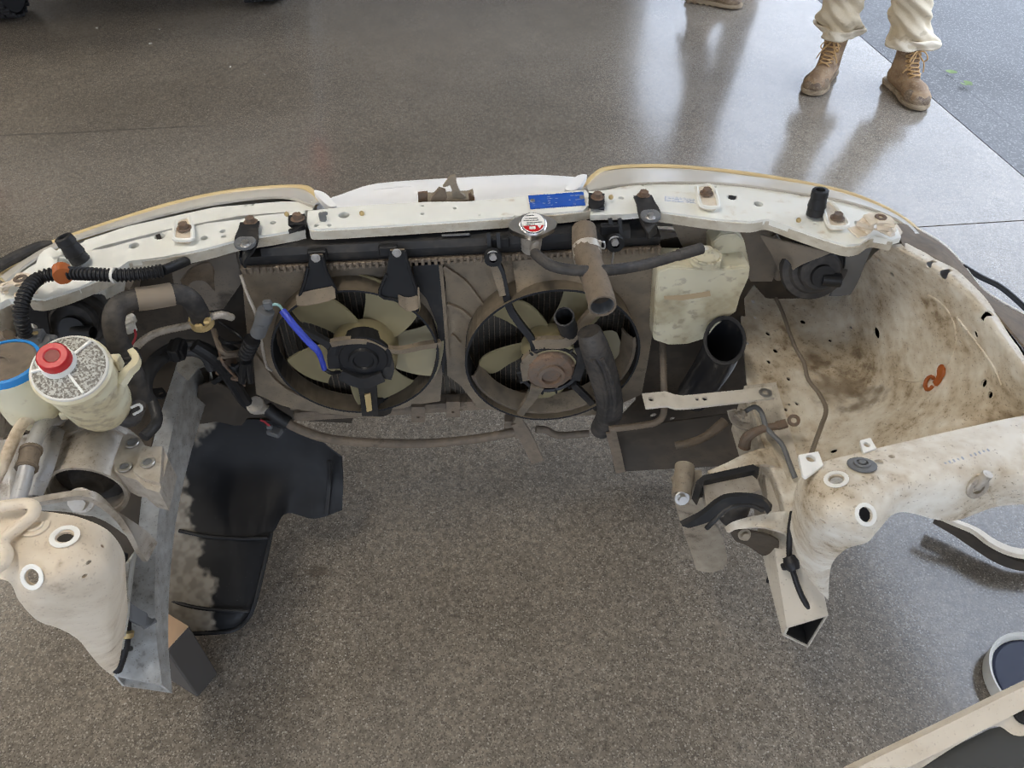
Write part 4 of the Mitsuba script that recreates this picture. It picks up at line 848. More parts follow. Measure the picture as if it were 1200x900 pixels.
# the white bracket of the rail that holds it
wb = part(fr, 'mount_bracket', sheet([[(829, 552, .47), (850, 543, .475), (868, 534, .475), (890, 526, .465), (905, 526, .455)], [(835, 557, .472), (856, 552, .478), (876, 546, .478), (896, 544, .468), (916, 548, .455)], ], .006, 6), 'mat_dirty_paint')
part(fr, 'mount_bracket', sheet([[(890, 528, .468), (905, 528, .46), (922, 560, .45), (934, 600, .435)], [(893, 545, .455), (903, 552, .452), (916, 585, .44), (926, 625, .42)], [(892, 560, .40), (902, 575, .40), (912, 605, .39), (914, 630, .38)]], .005, 6), 'mat_dirty_paint')
part(fr, 'mount_bracket', sheet([[(849, 618, .43), (860, 611, .455), (890, 603, .455), (926, 598, .445)], [(852, 624, .43), (866, 620, .45), (896, 618, .448), (932, 628, .43)]], .006, 6), 'mat_dirty_paint')
part(fr, 'mount_bracket', sheet([[(852, 618, .42), (872, 622, .43), (900, 628, .425), (913, 634, .41)], [(862, 634, .36), (880, 638, .37), (900, 646, .37), (912, 652, .37)], [(872, 636, .33), (888, 648, .33), (904, 658, .33), (912, 664, .33)]], .004, 6), 'mat_dark_panel')
part(fr, 'mount_bolt', bolt(Z(872, 626, .425), unit(-AW + AZ * .4), .007), 'mat_mount')
# ------------------------------------------------------------------ headlamps, bumper, fender pieces
def headlamp(label, inner, rim, cap, capn, housing, hb, group='headlamps'):
    t = thing('headlamp', label, 'headlight', group)
    a = np.array([Z(x, y, .728) for x, y in inner]); b = np.array([Z(x, y, .700) for x, y in rim])
    a, b = spline(a, 6), spline(b, 6); n = min(len(a), len(b)); a = a[np.linspace(0, len(a) - 1, n).astype(int)]; b = b[np.linspace(0, len(b) - 1, n).astype(int)]
    g = np.stack([a, a * .6 + b * .4 + AZ * .004, a * .2 + b * .8 + AZ * .002, b, b + AW * .012 - AZ * .03, b + AW * .016 - AZ * .08, b + AW * .004 - AZ * .13], 1)
    part(t, 'lens', grid_solid(g, .004), 'mat_lens', 50)
    part(t, 'lens_rim', tube(list(b[::4] + AZ * .001), .0085, 10, 4), 'mat_yellow_lens', 50)
    for f in (.30, .55): part(t, 'lens_rib', tube(list((a * (1 - f) + b * f)[::4] + AZ * .004), .0016, 6, 3), 'mat_lens', 50)
    part(t, 'housing', bplate(housing, hb, .10), 'mat_housing', 30)
    c = Z(*cap); n = unit(capn)
    part(t, 'rubber_cover', lathe([(0, .030), (.030, .030), (.034, .026), (.034, .012), (.042, .010), (.046, .004), (.056, .003), (.058, -.004), (.05, -.03), (0, -.03)], c, n, 40), 'mat_rubber', 40)
    part(t, 'bulb_plug', cat(lathe([(0, 0), (.019, 0), (.019, .012), (0, .012)], c + n * .028 - AZ * .006, n, 24), tube([c + n * .036 - AZ * .012, c + n * .042 - AZ * .014 + AU * .03], .0115, 12, wall=.002)), 'mat_black', 35)
    return t
headlamp('right headlamp with a yellowed lens edge, its dusty round rubber cover beside the inner wing',
         [(690, 226), (740, 217), (840, 216), (930, 227), (1000, 240), (1048, 258), (1070, 276)], [(686, 221), (702, 205), (730, 198.5), (800, 199), (880, 208), (960, 221), (1020, 240), (1060, 262), (1080, 281)],
         (955, 313, .672), -AW + AZ * .35 - AU * .05, [(900, 268), (945, 278), (985, 296), (990, 318), (978, 342), (930, 344), (916, 322), (908, 300)], -.005)
headlamp('left headlamp with a yellowed lens edge, its round rubber cover behind the ribbed conduit',
         [(368, 244), (330, 233), (250, 241), (150, 264), (70, 290), (30, 314), (8, 332)], [(374, 240), (364, 228), (338, 221.5), (250, 231), (170, 252), (100, 275), (58, 290), (30, 306), (2, 326)],
         (92, 372, .672), -AW + AZ * .35 + AU * .1, [(55, 352), (95, 346), (135, 326), (152, 340), (146, 392), (120, 405), (70, 408), (60, 385)], -.012)
part('headlamp', 'housing_back', bplate([(785, 258), (850, 262), (905, 272), (915, 300), (905, 330), (880, 330), (862, 300), (800, 290)], .012, .05), 'mat_housing', 30)
part('headlamp', 'housing_rib', tube([Z(905, 275, .70), Z(918, 300, .66), Z(912, 325, .60)], .008, 10), 'mat_housing')
part('headlamp', 'housing_fold', sheet([[(890, 275, .72), (925, 285, .73), (975, 296, .735)], [(905, 300, .68), (925, 305, .69), (928, 318, .67)], [(915, 325, .60), (930, 330, .60), (936, 342, .58)]], .003, 5), 'mat_housing')
part('headlamp_001', 'housing_back', bplate([(200, 312), (240, 304), (276, 297), (284, 330), (262, 362), (232, 366), (206, 344)], .012, .05), 'mat_housing', 30)
part('headlamp_001', 'housing_fold', sheet([[(212, 330, .70), (225, 315, .725), (244, 308, .73), (250, 318, .71)], [(216, 340, .67), (226, 330, .69), (240, 330, .69), (252, 342, .65)]], .003, 5), 'mat_dusty_hose')
part('headlamp_001', 'housing_fold', sheet([[(100, 342, .735), (122, 338, .735), (134, 326, .735), (148, 326, .72)], [(104, 345, .72), (122, 346, .71), (130, 362, .66), (144, 352, .66)]], .003, 5), 'mat_paint')
bp = thing('front_bumper', 'glossy white bumper edge in front of the crossbar', 'bumper')
rows = [[(372, 250, .69), (450, 246, .69), (550, 242, .69), (640, 236, .69), (700, 232, .69)], [(374, 240, .70), (440, 228, .70), (540, 221, .705), (630, 217, .705), (684, 217, .70)], [(400, 231, .70), (442, 218, .70), (540, 211, .70), (622, 207.5, .70), (682, 210.5, .70)]]
g = [[Z(*p) for p in r] for r in rows]; g.append([p + AW * .012 - AZ * .02 for p in g[-1]]); g.append([p + AW * .02 - AZ * .12 for p in g[-2]]); g.append([p - AZ * .26 for p in g[-3]])
part(bp, 'bumper_top', grid_solid(surf(g, 5), .004), 'mat_bumper', 50)
part(bp, 'raised_edge', sheet([[(438, 222, .706), (500, 216.5, .708), (570, 212.5, .708), (624, 210.5, .706)], [(440, 216, .704), (500, 212, .706), (570, 208.5, .706), (622, 207, .704)]], .006, 5), 'mat_bumper', 40)
for px in ([(368, 224), (374, 223.5), (382, 227), (389, 234), (394, 241), (384, 241)], [(662, 222), (668, 215), (677, 205.5), (687, 204.5), (686, 208), (676, 222)]): part(bp, 'corner_tip', zplate(px, .735, .012, smooth=3), 'mat_bumper', 40)
for x0, x1, hh in [(0, 1, 0), (1, 0, 1)]:
    rim = [(58, 290), (100, 275), (170, 252), (250, 231), (338, 222), (400, 232)] if not hh else [(682, 212), (730, 199), (800, 199), (880, 208), (960, 221), (1020, 240), (1060, 262)]
    b = spline([Z(x, y, .70) for x, y in rim], 5)
    part(bp, 'bumper_side', grid_solid(np.stack([b - AZ * .13 - AW * .02, b - AZ * .15 + AW * .02, b - AZ * .28 + AW * .02, b - AZ * .42], 1), .004), 'mat_bumper', 50)
fl = thing('fender_liner', 'dusty brown flange of the right fender along the outer edge of the inner wing', 'fender')
part(fl, 'flange', sheet([[(1048, 262, .748), (1061, 290, .748), (1088, 298, .748), (1116, 317, .748), (1142, 346, .748), (1166, 366, .748), (1204, 410, .748), (1236, 450, .748)],
                          [(1058, 262, .74), (1075, 279, .735), (1100, 291, .735), (1126, 316, .735), (1150, 345, .735), (1174, 362, .735), (1206, 394, .735), (1236, 420, .735)],
                          [(1070, 265, .71), (1090, 277, .705), (1111, 291, .70), (1133, 315, .70), (1152, 339, .70), (1176, 357, .70), (1203, 370, .70), (1236, 392, .70)]], .003, 6), 'mat_dusty_hose', 40)
part(fl, 'end_fold', sheet([[(1036, 275, .76), (1047, 268, .77), (1051, 262, .765)], [(1044, 287, .75), (1052, 280, .76), (1058, 272, .75)]], .003, 4), 'mat_tan_paint')
hose('antenna_cable', [Z(1128, 312, .70), Z(1150, 325, .69), Z(1172, 336, .68), Z(1196, 356, .66), Z(1225, 385, .64)], .0045, 'mat_black', 'black cable sticking out past the right fender flange', 'cable')
solo('fender_seal', tube([Z(-15, 321, .72), Z(0, 311, .725), Z(25, 298, .725), Z(48, 287.5, .725), Z(61, 284.5, .725)], [.009, .009, .009, .007, .004], 10), 'mat_rubber', 'black rubber seal strip along the left fender corner', 'seal')
for (x, y) in [(1098, 446)]:
    q = hit(wing, x, y); n = unit(q[1]); u = unit(hit(wing, 1110, 439)[0] - hit(wing, 1086, 453)[0]); u = unit(u - n * np.dot(u, n)); w = np.cross(n, u); c = q[0] + n * .004
    ok = thing('cable_clip', 'rusty orange plastic cable clip on the right inner wing', 'clip')
    part(ok, 'loop', tube([c + u * (-.012 + .010 * math.cos(t)) + w * .011 * math.sin(t) for t in np.linspace(.3, 5.4, 14)], .0030, 8, 4), 'mat_orange')
    part(ok, 'arm', bar([c - w * .008, c + u * .008 - w * .004, c + u * .016 + w * .006, c + u * .019 + w * .016], .010, .005, n), 'mat_orange')
    part(ok, 'loop', tube([c + u * (.015 + .006 * math.cos(t)) + w * (.008 + .010 * math.sin(t)) for t in np.linspace(0, 6.0, 12)], .0026, 8, 4), 'mat_orange')

# ------------------------------------------------------------------ the left side: tanks, mount, pipes
ps = thing('steering_fluid_reservoir', 'cream plastic fluid reservoir with a red screw cap', 'tank')
pt, pb_ = Z(84, 434, .785), Z(124, 480, .665); ax = unit(pt - pb_); RR = .0435; hl_ = np.linalg.norm(pt - pb_)
part(ps, 'body', lathe([(0, -hl_ - .004), (.030, -hl_), (.037, -hl_ + .012), (.041, -hl_ + .03), (RR, -.012), (RR + .002, -.008), (RR + .0035, -.004), (RR + .0035, .002), (RR, .006), (0, .006)], pt, ax, 48), 'mat_reservoir_cream', 40)
lidk = part(ps, 'lid', lathe([(0, .0145), (.012, .0145), (.038, .0095), (.0415, .008), (.043, .002), (0, .002)], pt, ax, 48), 'mat_lid', 40)
lu = unit(AU - ax * np.dot(AU, ax)); lv = np.cross(ax, lu)
neck = pt + ax * .012 + lu * -.011 + lv * .004
for an in (1.05, 3.3, 5.25): part(lidk, 'rib', bar([pt + ax * .0150 + (lu * math.cos(an) + lv * math.sin(an)) * .014 - lu * .004, pt + ax * .0105 + (lu * math.cos(an) + lv * math.sin(an)) * .041], .0028, .003, ax), 'mat_white')
part(lidk, 'lid_edge', lathe([(.0405, .002), (.0415, .009), (.044, .008), (.0445, .002), (.0405, .002)], pt, ax, 48), 'mat_white_plastic')
part(ps, 'neck', lathe([(0, 0), (.0215, 0), (.020, .010), (0, .010)], neck, ax, 32), 'mat_white')
rc = part(ps, 'cap', lathe([(0, .021), (.008, .0205), (.010, .0225), (.0165, .0225), (.0185, .020), (.0188, .008), (.0175, .006), (0, .006)], neck, ax, 36), 'mat_red', 40)
part(rc, 'dust_spot', disc(neck + ax * .0203, ax, .0085, .0012, 20), 'mat_dust_red')
hk = [Z(140, 450, .742), Z(150, 436, .75), Z(158, 428, .755), Z(160, 420, .755), Z(154, 412, .755)]
part(ps, 'hook', bar(hk, [.014, .012, .009, .008], .010, AZ), 'mat_reservoir_cream'); part(ps, 'hook_base', box(Z(134, 425, .742), .018, .016, .02), 'mat_reservoir_cream')
part(ps, 'lower_tab', cat(box(Z(84, 486, .70), .030, .008, .012), box(Z(98, 480, .705), .014, .010, .010)), 'mat_reservoir_cream')
part(ps, 'outlet', tube([pb_ + ax * .014, Z(150, 492, .66), Z(160, 484, .665), Z(163, 474, .68)], [.012, .010, .009], 12), 'mat_rubber')
part(ps, 'clip', tube([Z(153, 478, .70), Z(163, 474, .70), Z(166, 480, .69), Z(156, 486, .69)], .002, 6, 3), 'mat_white_plastic')
br = thing('brake_fluid_reservoir', 'dirty cream reservoir with a dusty grey lid ringed in bright blue', 'tank')
bt = Z(8, 427, .785); bx_ = unit(AZ - AW * .04 + AU * .05)
part(br, 'body', lathe([(0, -.10), (.024, -.10), (.033, -.085), (.037, -.02), (.037, -.003), (0, -.003)], bt, bx_, 40), 'mat_reservoir_cream', 40)
bk = part(br, 'lid', lathe([(0, .006), (.034, .0055), (.0365, .004), (.0365, -.006), (0, -.006)], bt, bx_, 48), 'mat_dusty_hose', 40)
part(bk, 'blue_ring', lathe([(.036, .0065), (.040, .0055), (.0405, -.004), (.036, -.004), (.036, .0065)], bt, bx_, 48), 'mat_blue_rim', 40)
part(bk, 'lid_ring', tube([bt + bx_ * .006 + (lu * (math.cos(t) * .013 - .007) + lv * (math.sin(t) * .013 - .006)) for t in np.arange(15) * math.pi / 7], .0013, 6, 3), 'mat_dusty_hose')

lm = thing('engine_mount', 'big cast alloy engine mount drum on the left frame rail', 'engine mount')
dc = Z(102, 575, .600)
part(lm, 'drum', lathe([(.048, -.002), (.0505, -.002), (.0515, .006), (.0515, .072), (.048, .078), (.046, .078), (.046, -.0), (.048, -.002)], dc, AW, 48), 'mat_alloy', 40)
part(lm, 'drum_rim', lathe([(.0495, 0), (.0535, 0), (.0535, .007), (.051, .009), (.0495, .009), (.0495, 0)], dc - AW * .004, AW, 48), 'mat_alloy', 40)
part(lm, 'rubber_core', lathe([(0, .012), (.017, .006), (.020, .006), (.030, .022), (.046, .022), (.046, .03), (0, .03)], dc, AW, 40), 'mat_rubber', 40)
part(lm, 'drum_back', lathe([(0, .070), (.055, .070), (.056, .078), (.054, .082), (0, .082)], dc, AW, 48), 'mat_alloy', 40)
part(lm, 'flange', zplate([(130, 512), (142, 505), (163, 512), (170, 522), (176, 524), (190, 523), (197, 537), (187, 577), (172, 573), (160, 562), (150, 560), (134, 552)], .632, .040), 'mat_alloy', 30)
part(lm, 'flange_step', zplate([(167, 524), (190, 523), (187, 566), (166, 560), (156, 552), (160, 542)], .640, .03), 'mat_alloy', 30)
for x, y, z in [(155, 520, .633), (146.5, 548, .633), (173.5, 543, .641)]: part(lm, 'bolt_sleeve', disc(Z(x, y, z), AZ + AW * .05, .0095, .003, 28, .0062), 'mat_steel'); part(lm, 'bolt_hole', disc(Z(x, y, z - .001), AZ, .0064, .002, 20), 'mat_grey_plastic')
part(lm, 'support_arm', bar([Z(24, 592, .64), Z(58, 585, .648), Z(95, 580, .640), Z(115, 586, .625), Z(142, 610, .57), Z(160, 628, .53), Z(176, 647, .49)], [.010, .010, .010, .012, .018, .028, .032], .008, AZ), 'mat_alloy', 40)
part(lm, 'arm_plate', sheet([[(26, 588, .62), (70, 583, .62), (108, 585, .61), (135, 606, .57), (165, 640, .50)], [(40, 598, .58), (78, 600, .575), (112, 606, .57), (140, 622, .53), (168, 646, .49)]], .004, 5), 'mat_grey_paint')
part(lm, 'stud_nut', cat(bolt(Z(96, 586, .615), -AW * .6 + AZ * .4, .012), tube([Z(96, 588, .612), Z(96, 597, .602)], .0055, 10)), 'mat_alloy')
part(lm, 'post', sheet([[(52, 503, .655), (64, 499, .66), (76, 505, .655)], [(38, 540, .66), (52, 538, .665), (64, 548, .655)], [(26, 582, .645), (38, 580, .65), (50, 582, .635)]], .012, 5), 'mat_grey_alloy')
part(lm, 'top_flange', zplate([(54, 505), (66, 496), (84, 491), (106, 490), (114, 500), (100, 502), (84, 506), (70, 514), (62, 520)], .652, .006, [(71.5, 498.5, .0045)]), 'mat_alloy')
part(lm, 'side_casting', sheet([[(-20, 520, .62), (0, 516, .63), (22, 512, .635), (40, 505, .635)], [(-20, 550, .63), (0, 548, .645), (18, 545, .645), (34, 540, .63)], [(-20, 588, .62), (0, 590, .63), (14, 588, .63), (26, 585, .62)]], .010, 6), 'mat_grey_alloy')
hose('return_pipe', [Z(-12, 575, .70), Z(3, 545, .71), Z(18, 511, .715), Z(27, 496, .715), Z(36, 491, .71), Z(46, 498, .69), Z(48, 508, .67)], .0072, 'mat_tan_paint', 'thin tan metal pipe looping beside the alloy mount', 'pipe')
sp = hose('steering_pipe', [Z(20, 590, .68), Z(27, 566, .69), Z(36, 530, .70), Z(48, 501, .70), Z(58, 491, .69), Z(67, 491, .67), Z(74, 486, .66)], .0092, 'mat_grey_alloy', 'thick grey metal pipe with a clamp in front of the alloy mount', 'pipe')
part(sp, 'pipe_clamp', cat(tube([Z(36, 528, .70), Z(31, 549, .695)], .0118, 16, 3), tube([Z(36.5, 527, .70), Z(36, 530, .70)], .0132, 16, 3), tube([Z(32, 546, .695), Z(31, 549, .695)], .0132, 16, 3)), 'mat_dusty_hose')
hose('tower_pipe', [Z(-12, 595, .775), Z(12, 592, .775), Z(30, 590, .775), Z(40, 594, .775), Z(38, 604, .775), Z(22, 618, .772), Z(8, 629, .772), Z(3, 638, .772), Z(8, 648, .77), Z(4, 660, .77), Z(-8, 668, .77)], .0062, 'mat_tan_paint', 'tan metal pipe bent over the left strut tower', 'pipe')
hose('reservoir_hose', [Z(28, 506, .66), Z(36, 490, .67), Z(48, 476, .675), Z(62, 469, .675), Z(78, 468, .67)], .0145, 'mat_dusty_hose', 'dusty brown hose between the two fluid reservoirs', 'hose')
hh = thing('heater_hose', 'thick black hose with a tan woven sleeve arching between headlamp and left rail', 'hose')
hp = [Z(166, 470, .62), Z(157, 440, .66), Z(146, 415, .69), Z(136, 395, .72), Z(133, 374, .745), Z(140, 358, .755), Z(158, 351, .755), Z(182, 348, .75), Z(206, 344, .745), Z(222, 350, .73), Z(232, 364, .70), Z(237, 379, .67)]
part(hh, 'hose', tube(hp, .0150, 18, 8), 'mat_rubber'); part(hh, 'woven_sleeve', tube([hp[6] + (hp[7] - hp[6]) * .1, hp[7], hp[8] - (hp[8] - hp[7]) * .15], .0172, 18, 6), 'mat_sleeve')
part(hh, 'hose_clamp', tube([hp[-1] - (hp[-1] - hp[-2]) * .35, hp[-1]], .0185, 20, 3), 'mat_tan_clamp'); part(hh, 'clamp_ears', cat(box(Z(243, 376, .69), .010, .014, .006), box(Z(233, 383, .685), .012, .006, .010)), 'mat_tan_clamp')
part(hh, 'ribbed_end', tube([Z(147, 414, .692), Z(152, 426, .675)], .0185, 18, ridges=(.006, .002)), 'mat_rubber')
hose('braided_line', [Z(158, 408, .66), Z(172, 396, .67), Z(190, 388, .675), Z(222, 381, .675), Z(240, 374, .68), Z(258, 369, .68), Z(272, 372, .66)], .0062, 'mat_alloy', 'silver braided line running past the end of the thick sleeved hose', 'hose', ridges=(.004, .0006))
lo_ = thing('cable_conduit', 'ribbed black cable conduit curving along the left crossbar end', 'conduit')
cp = [Z(30, 392, .75), Z(25, 375, .775), Z(25, 358, .79), Z(33, 338, .80), Z(48, 325, .80), Z(72, 320.5, .80), Z(105, 321, .80), Z(135, 322.5, .795), Z(165, 321, .79), Z(190, 317, .785)]
part(lo_, 'ribbed_tube', tube(cp, .0098, 14, 8, ridges=(.0052, .0022)), 'mat_black', 30); part(lo_, 'cable_end', tube([cp[-1], Z(206, 311, .77), Z(222, 304, .74), Z(232, 300, .70)], .0075, 12), 'mat_black')
part(lo_, 'clip', cat(tube([Z(72, 316, .802) + AZ * 0, Z(74, 324, .802)], .0125, 14, 3), box(Z(73, 329, .79), .008, .012, .006)), 'mat_orange'); part(lo_, 'tie', tube([Z(133, 322.4, .795), Z(136, 322.6, .795)], .0112, 14, 3), 'mat_white_plastic')
ck_ = part(lo_, 'plug', cat(box(Z(38, 397, .735), .032, .022, .02), box(Z(52, 402, .725), .03, .02, .022, AU + AZ * -.3, AW), box(Z(44, 409, .715), .022, .014, .012), tube([Z(50, 400, .735), Z(60, 408, .72)], .011, 10)), 'mat_grey_plastic', 25)
part(lo_, 'yellow_seal', bar([Z(33, 391, .75), Z(44, 390, .75)], .004, .003, AZ), 'mat_tan_clamp')
part(lo_, 'wing_stud', cat(tube([Z(3, 398, .745), Z(10, 392, .755)], .008, 10), tube([Z(8, 402, .735), Z(28, 400, .735)], .0075, 10)), 'mat_dusty_hose')
wc = thing('lamp_plug', 'white wiring plug with a red wire beside the thick sleeved hose', 'connector')
part(wc, 'plug', cat(box(Z(148, 379, .70), .022, .014, .012, AU + AW * .8, AW), box(Z(151, 375, .70), .020, .010, .014, AU + AW * .8, AW), box(Z(153, 385, .70), .016, .008, .014, AU + AW * .8, AW)), 'mat_white_plastic'); part(wc, 'wire', tube([Z(157, 384, .70), Z(159, 394, .69), Z(154, 405, .68)], .0018, 6), 'mat_red_wire')
for name, lab, pts in [('rail_hose', 'upper of the two black hoses curving over the left rail', [Z(171, 462, .545), Z(171, 446, .56), Z(176, 428, .565), Z(189, 414, .56), Z(208, 405, .555), Z(228, 404, .55), Z(246, 410, .53), Z(256, 422, .50)]),
                       ('rail_hose', 'lower of the two black hoses over the left rail, running down to the mount flange', [Z(168, 512, .53), Z(178, 503, .53), Z(184, 492, .53), Z(180, 474, .54), Z(172, 458, .55), Z(176, 438, .56), Z(188, 423, .56), Z(205, 414, .55), Z(226, 412, .545), Z(240, 418, .53), Z(248, 432, .50)])]:
    rh = hose(name, pts, .0088, 'mat_black2', lab, 'hose', 'hoses over the left rail')
solo('hose_clip', cat(box(Z(208, 410, .56), .026, .034, .024, AU, AW), box(Z(208, 410, .565), .012, .040, .024, AU, AW)), 'mat_black', 'black clip holding the two hoses over the left rail', 'clip')
solo('rail_tab', zplate([(174, 456), (190, 454), (195, 460), (191, 466), (176, 466)], .50, .004, [(188, 460, .0045)]), 'mat_black', 'small black tab with a hole on the left rail', 'bracket')
rc_ = hose('rail_cable', [Z(144, 650, .455), Z(142, 670, .45), Z(143, 700, .425), Z(147, 722, .415), Z(147, 748, .39), Z(143, 768, .37), Z(137, 785, .345)], .0075, 'mat_black', 'black cable clamped along the left rail end', 'cable')
part(rc_, 'clamp', cat(tube([Z(143, 707, .43), Z(145, 726, .415)], .0115, 16, 3), bar([Z(148, 714, .425), Z(160, 722, .41), Z(172, 728, .395), Z(176, 732, .375)], .020, .004, AZ)), 'mat_grey_plastic')
part(rc_, 'clip', cat(tube([Z(148, 740, .405), Z(147, 746, .40)], .011, 14, 3), bar([Z(126, 742, .40), Z(136, 739, .41), Z(146, 741, .41)], .010, .004, AZ)), 'mat_brass')

# wiring by the left fan
wl = thing('fan_wire', 'blue sleeved wire from a grey plug to the left fan motor', 'wire')
part(wl, 'sleeve', tube([B(331, 364, -.10), B(346, 383, -.12), B(362, 401, -.13), B(372, 411, -.135), B(377, 422, -.13), B(380, 432, -.12)], [.0058, .0058, .0058, .0046, .0046], 10), 'mat_blue_wire'); part(wl, 'bare_wire', tube([B(314, 362, -.10), B(320, 357, -.10), B(327, 358, -.10), B(333, 366, -.10)], .0024, 8), 'mat_teal_wire')
part(wl, 'plug', cat(tube([B(312, 364, -.10), B(308, 376, -.10)], .0135, 12, 3), tube([B(308, 376, -.10), B(302, 391, -.095)], .0125, 12, 3), box(B(314, 357, -.10), .014, .010, .016)), 'mat_grey_plastic')
part(wl, 'lower_plug', cat(tube([B(296, 398, -.095), B(288, 416, -.09)], .0135, 12, ridges=(.008, .0025)), tube([B(291, 424, -.09), B(294, 447, -.07)], .006, 8), tube([B(286, 424, -.09), B(284, 446, -.06)], .0075, 8)), 'mat_black')
part(wl, 'wire_tail', tube([B(380, 432, -.12), B(388, 437, -.12), B(398, 436, -.10)], .0032, 8), 'mat_black')
solo('support_rod', tube([B(282, 322, -.045), B(290, 345, -.06), B(300, 369, -.07), B(306, 400, -.07), B(312, 428, -.06), B(318, 434, -.05)], .0028, 8), 'mat_alloy', 'thin grey rod hanging from the left radiator bracket', 'rod')
rs = np.random.default_rng(5)
hn = thing('wiring_harness', 'tangle of black and brown wires between the left rail and the left fan', 'wires')
for i in range(9):
    a = np.array([250 + 8 * rs.random(), 372 + i * 9 + 6 * rs.random()]); b = np.array([284 + 12 * rs.random(), 396 + 62 * rs.random()]); m = (a + b) / 2 + rs.normal(0, 9, 2)
    part(hn, 'wire', tube([B(*a, -.03), B(*m, -.05 - .03 * rs.random()), B(*b, -.035)], .0026 + .003 * rs.random(), 7), ['mat_black', 'mat_dusty_hose', 'mat_black', 'mat_rust'][i % 4])
part(hn, 'plug_body', hull(B(254, 420, -.03), B(276, 415, -.03), B(280, 436, -.03), B(258, 440, -.03), B(262, 424, -.07), B(276, 432, -.06)), 'mat_rust')
part(hn, 'trunk', tube([B(228, 404, -.05), B(252, 420, -.05), B(272, 446, -.04), B(286, 468, -.03), B(298, 478, -.03)], [.012, .013, .012, .011], 10), 'mat_black')
solo('loose_plug', cat(box(Z(322, 506, .30), .028, .02, .012, AU + AW * -.5, AW), box(Z(316, 500, .31), .012, .010, .010)), 'mat_grey_plastic', 'small grey plug with a red wire hanging over the black splash shield', 'connector')
part('loose_plug', 'wire', tube([Z(316, 499, .315), Z(310, 494, .325), Z(305, 492, .33)], .0022, 6), 'mat_red_wire')

# splash shield and wooden block
sh = thing('splash_shield', 'black plastic splash shield half covered by dried grey mud', 'splash shield')
part(sh, 'upper_panel', sheet([[(212, 498, .27), (260, 492, .285), (310, 492, .29), (345, 500, .27), (372, 515, .25), (400, 536, .225)], [(208, 560, .20), (258, 555, .20), (311, 555, .20), (350, 558, .19), (375, 562, .18), (402, 570, .165)],
                               [(203, 618, .145), (255, 628, .145), (313, 628, .142), (335, 602, .14), (368, 608, .125), (401, 598, .12)]], .004, 8, .006), 'mat_shield', 40)
part(sh, 'lower_panel', sheet([[(200, 616, .143), (255, 627, .143), (290, 629, .141), (317, 624, .14)], [(196, 680, .10), (250, 684, .10), (285, 682, .098), (306, 674, .095)], [(190, 720, .066), (245, 722, .066), (282, 720, .066), (298, 706, .066)], [(189, 743, .035), (240, 742, .035), (274, 738, .035), (292, 722, .04)]], .004, 8, .004), 'mat_shield', 40)
for px, z in (([(210, 622), (240, 628), (280, 631), (314, 630)], .146), ([(196, 703), (230, 712), (262, 715), (292, 716)], .078)): part(sh, 'rib', tube([Z(x, y, z) for x, y in px], .0038, 8, 5), 'mat_black')
part(sh, 'rim', tube([Z(189, 743, .037), Z(240, 742, .037), Z(274, 738, .037), Z(291, 724, .042), Z(299, 705, .067), Z(307, 673, .097), Z(318, 624, .142)], .0045, 8, 6), 'mat_black')
part(sh, 'slot_rib', bar([Z(386, 540, .235), Z(386, 570, .175), Z(383, 604, .13)], .008, .006, AZ), 'mat_black')
wbk = thing('wood_block', 'dark sawn wooden block standing under the cut end of the left rail', 'wood block')
q2, q1 = Z(236, 813, 0), Z(252, 794, 0); bxv = unit(V(-(q1 - q2)[1], (q1 - q2)[0], 0)); bw = np.linalg.norm(q1 - q2)
part(wbk, 'timber', box((q1 + q2) / 2 + bxv * .07 + AZ * .0925, .14, bw * 1.5, .185, bxv, q1 - q2, .003), 'mat_old_wood', 20)
part(wbk, 'sawn_top', box((q1 + q2) / 2 + bxv * .07 + AZ * .186, .136, bw * 1.46, .002, bxv, q1 - q2, .0005), 'mat_cut_wood', 20)

# things near the right edge
ts = thing('bent_trim_strip', 'bent tan metal strip lying on the floor under the right strut tower', 'trim strip')
part(ts, 'strip', bar([Z(1095, 602, .07), Z(1118, 612, .07), Z(1142, 622, .065), Z(1162, 636, .06), Z(1184, 646, .06), Z(1208, 650, .06), Z(1235, 652, .06)], [.012, .016, .020, .024, .026, .026], .010, AZ + AW * .4), 'mat_tan_paint', 40)
part(ts, 'lower_lip', bar([Z(1098, 606, .045), Z(1122, 620, .04), Z(1146, 636, .035), Z(1168, 650, .03), Z(1190, 659, .03), Z(1212, 662, .03), Z(1235, 663, .03)], .016, .03, AZ), 'mat_dark_panel', 40)
dp = thing('door_panel', 'dark grey panel with a tan painted edge at the bottom right corner', 'car panel')
part(dp, 'edge', bar([Z(1000, 912, .50), Z(1020, 902, .50), Z(1105, 861, .50), Z(1200, 814, .50), Z(1290, 772, .50)], .022, .022, AZ + AU * .3 + AW * -.4), 'mat_tan_paint', 50)
part(dp, 'face', zplate([(1062, 912), (1085, 892), (1120, 874), (1160, 854), (1178, 850), (1200, 862), (1300, 820), (1330, 960), (1100, 1000)], .488, .02), 'mat_dark_inside', 30)
part(dp, 'edge_fold', sheet([[(1030, 905, .503), (1112, 865, .503), (1164, 839, .503), (1204, 819, .503), (1294, 779, .503)], [(1062, 912, .489), (1122, 873, .489), (1166, 851, .489), (1204, 862, .489), (1300, 822, .489)]], .003, 6), 'mat_tan_paint', 50)
part(dp, 'hole', disc(Z(1197, 840, .498), AZ, .010, .004, 16), 'mat_dark')
bu = thing('round_tub', 'round tub with a grey rim and dark blue inside at the right edge', 'tub')
uc = Z(1224, 797, .035)
part(bu, 'wall', lathe([(.092, 0), (.096, .002), (.096, -.01), (.094, -.033), (0, -.033), (0, -.028), (.084, -.028), (.088, -.004), (.092, 0)], uc, AZ, 56), 'mat_white_plastic', 40)
